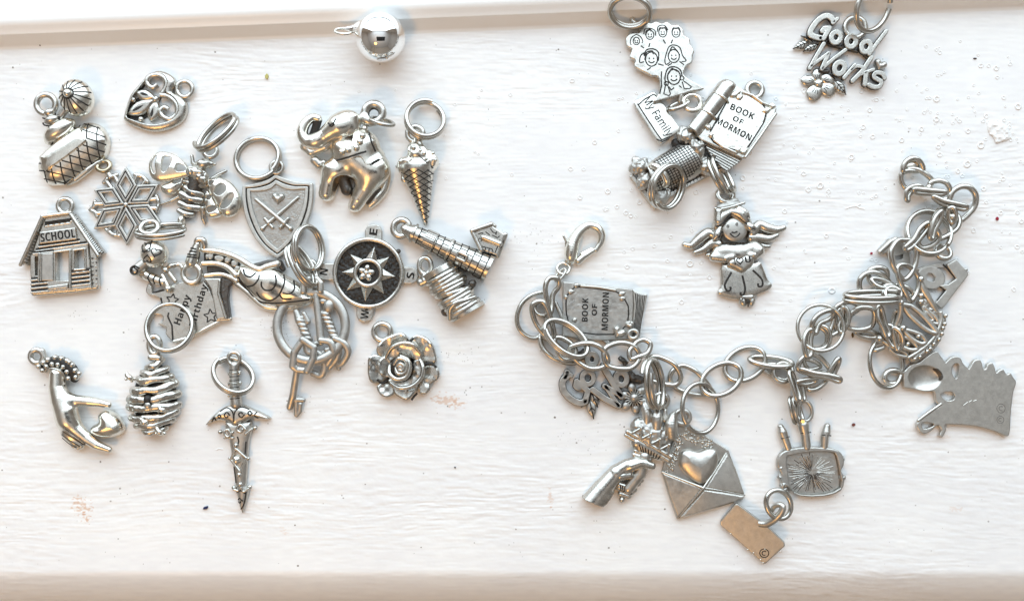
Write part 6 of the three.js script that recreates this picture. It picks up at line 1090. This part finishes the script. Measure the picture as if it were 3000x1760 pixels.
{ // scalloped flat charm
  const t = new Thing('scalloped_charm', 'flat back-side-up pewter charm with scalloped edge, hollow oval and stamped circles', 'charm', WORN, [2540, 960, 4.107], [1200, 820], { mid: 8 });
  const P = [...sp([[430, 525], [470, 490], [530, 435], [620, 415], [700, 350], [820, 278], [880, 340], [935, 415]], 3), ...sp([[950, 400], [1000, 355], [1070, 340], [1120, 370], [1150, 430], [1215, 490]], 3), ...sp([[1240, 450], [1280, 390], [1345, 380], [1375, 430], [1390, 490], [1420, 485], [1445, 430], [1495, 420], [1525, 470], [1545, 535], [1575, 510], [1625, 495], [1670, 555], [1715, 540], [1745, 590], [1785, 655], [1752, 770], [1722, 1000], [1710, 1230], [1675, 1303], [1550, 1250], [1300, 1180], [1000, 1158], [935, 1170], [945, 1225], [900, 1310], [860, 1295], [885, 1225], [855, 1175], [820, 1180], [760, 1240], [680, 1272], [618, 1235], [590, 1165], [640, 1090], [760, 1000], [868, 932], [820, 890], [795, 770], [700, 765], [590, 745], [430, 715]], 3)];
  const bowl = ell([690, 600, 92], [205, 152, 62], 2), holes = U(column(sp([[1010, 520], [1040, 440], [1090, 435], [1095, 500], [1075, 590], [1045, 600]], 3, true)), column(sp([[880, 810], [920, 775], [1010, 770], [1045, 810], [1030, 860], [950, 870]], 3, true)), column(sp([[660, 1140], [740, 1135], [800, 1165], [720, 1205], [660, 1200]], 3, true)));
  const pl = DIFF(DIFF(plate(P, 10, 76, 12), bowl, 8), holes, 6);
  t.part('plate', pl, M.pewter);
  t.part('hollow_hole', AND(OFF(pl, 2), column(sp([[780, 490], [850, 490], [905, 560], [900, 620], [860, 640], [850, 570]], 3, true))), M.patinaSoft);
  t.lines('stamped_ring', null, [closeL(ring2(1600, 965, 50, 54, 0, 20)), arc(1600, 965, 24, 26, 60, 320, 9), closeL(ring2(1592, 1100, 42, 44, 0, 18)), arc(1592, 1100, 20, 20, 60, 320, 8)], 5, M.patinaSoft, { z: 75 });
  t.lines('scratch', null, [[[1150, 930], [1200, 890]], [[1215, 890], [1250, 870]], [[1265, 880], [1305, 865]]], 6, M.bright, { z: 76 });
  t.part('muzzle_edge', spath([[610, 1110, 70, 20], [740, 1010, 74, 22], [880, 915, 70, 18]]), M.silver);
  t.tube('loop', [[430, 545, 60, 36], [330, 510, 70, 36], [240, 530, 76, 38], [200, 610, 76, 38], [260, 670, 70, 36], [360, 660, 60, 36], [400, 600, 50, 30]], M.silver);
  t.ring('jump_ring', 210, 430, 290, 212, 80, 27, { h: 110, rise: 60, gap: 6, start: 250 });
}
// ---------------------------------------------------------------- crumbs and flakes on the board
{
  const flake = (name, label, x, y, a, b, deg, h, c) => { const t = new Thing(name, label, 'speck', null, [0, 0, 1], [x, y], { mid: 2 }); t.cell = 1.2; const P = ring2(x, y, a, b, deg, 9).map(([u, v]) => [u + (rnd() - 0.5) * a * 0.35, v + (rnd() - 0.5) * b * 0.35]); t.part('flake', plate(P, 0, h, 1), new THREE.MeshStandardMaterial({ color: new THREE.Color().setRGB(...c), roughness: 0.7 })); return t; };
  flake('lint_fleck', 'tiny navy blue fleck lying beside the tip of the dagger', 602, 1487, 9, 4.5, -18, 5, [0.01, 0.015, 0.07]);
  flake('crumb', 'dark maroon crumb at the foot of the window frame above the heart charm', 422, 86, 6, 5, 10, 6, [0.07, 0.01, 0.01]);
  flake('crumb', 'dark red crumb inside the split ring of the tree charm', 1838, 28, 8, 6, -20, 6, [0.09, 0.01, 0.01]);
  flake('crumb', 'bright red crumb on the frame ledge between tree and lettering charms', 2089, 35, 3.6, 3.6, 0, 4, [0.3, 0.02, 0.02]);
  flake('crumb', 'red crumb on bare board beyond the outermost chain link', 2923, 640, 4.5, 5, 0, 5, [0.3, 0.01, 0.03]);
  flake('crumb', 'red crumb beside the small plate charm under the links', 2554, 742, 4, 3.4, 0, 4, [0.3, 0.01, 0.04]);
  flake('crumb', 'brown crumb on bare board between the cake and scalloped charms', 2502, 1244, 5, 4.5, 0, 5, [0.16, 0.04, 0.03]);
  flake('crumb', 'short dark brown splinter on the board below the crown-side chain', 2499, 982, 3, 8, 0, 4, [0.1, 0.06, 0.02]);
  flake('crumb', 'yellow-green crumb on the board below the jingle bell', 781, 224, 5, 8, 0, 5, [0.5, 0.45, 0.15]);
  flake('crumb', 'small dark splinter on the board past the Good Works lettering', 2858, 171, 6, 2.2, 0, 3, [0.05, 0.03, 0.03]);
  flake('crumb', 'tiny dark grit grain on the board below the rose charm', 1333, 1369, 3, 2.2, 20, 3, [0.05, 0.04, 0.04]);
  flake('crumb', 'tiny dark grit on the frame ledge above the perfume bottle', 116, 130, 2.6, 5, 10, 4, [0.05, 0.03, 0.02]);
  const t = new Thing('paint_chip', 'raised flake of white paint on the board past the chain end', 'paint chip', null, [2640, 240, 3.694], [1070, 540], { mid: 2 }); t.cell = 6;
  t.part('chip', ROUGH(puff(sp([[945, 480], [975, 430], [1040, 440], [1110, 450], [1160, 500], [1195, 590], [1170, 620], [1080, 650], [1030, 660], [1000, 590], [960, 560]], 3, true), -2, 12, 14, 40), 4, 26), new THREE.MeshPhysicalMaterial({ color: new THREE.Color().setRGB(0.84, 0.835, 0.82), roughness: 0.4 }));
}
renderer.render(scene, camera);
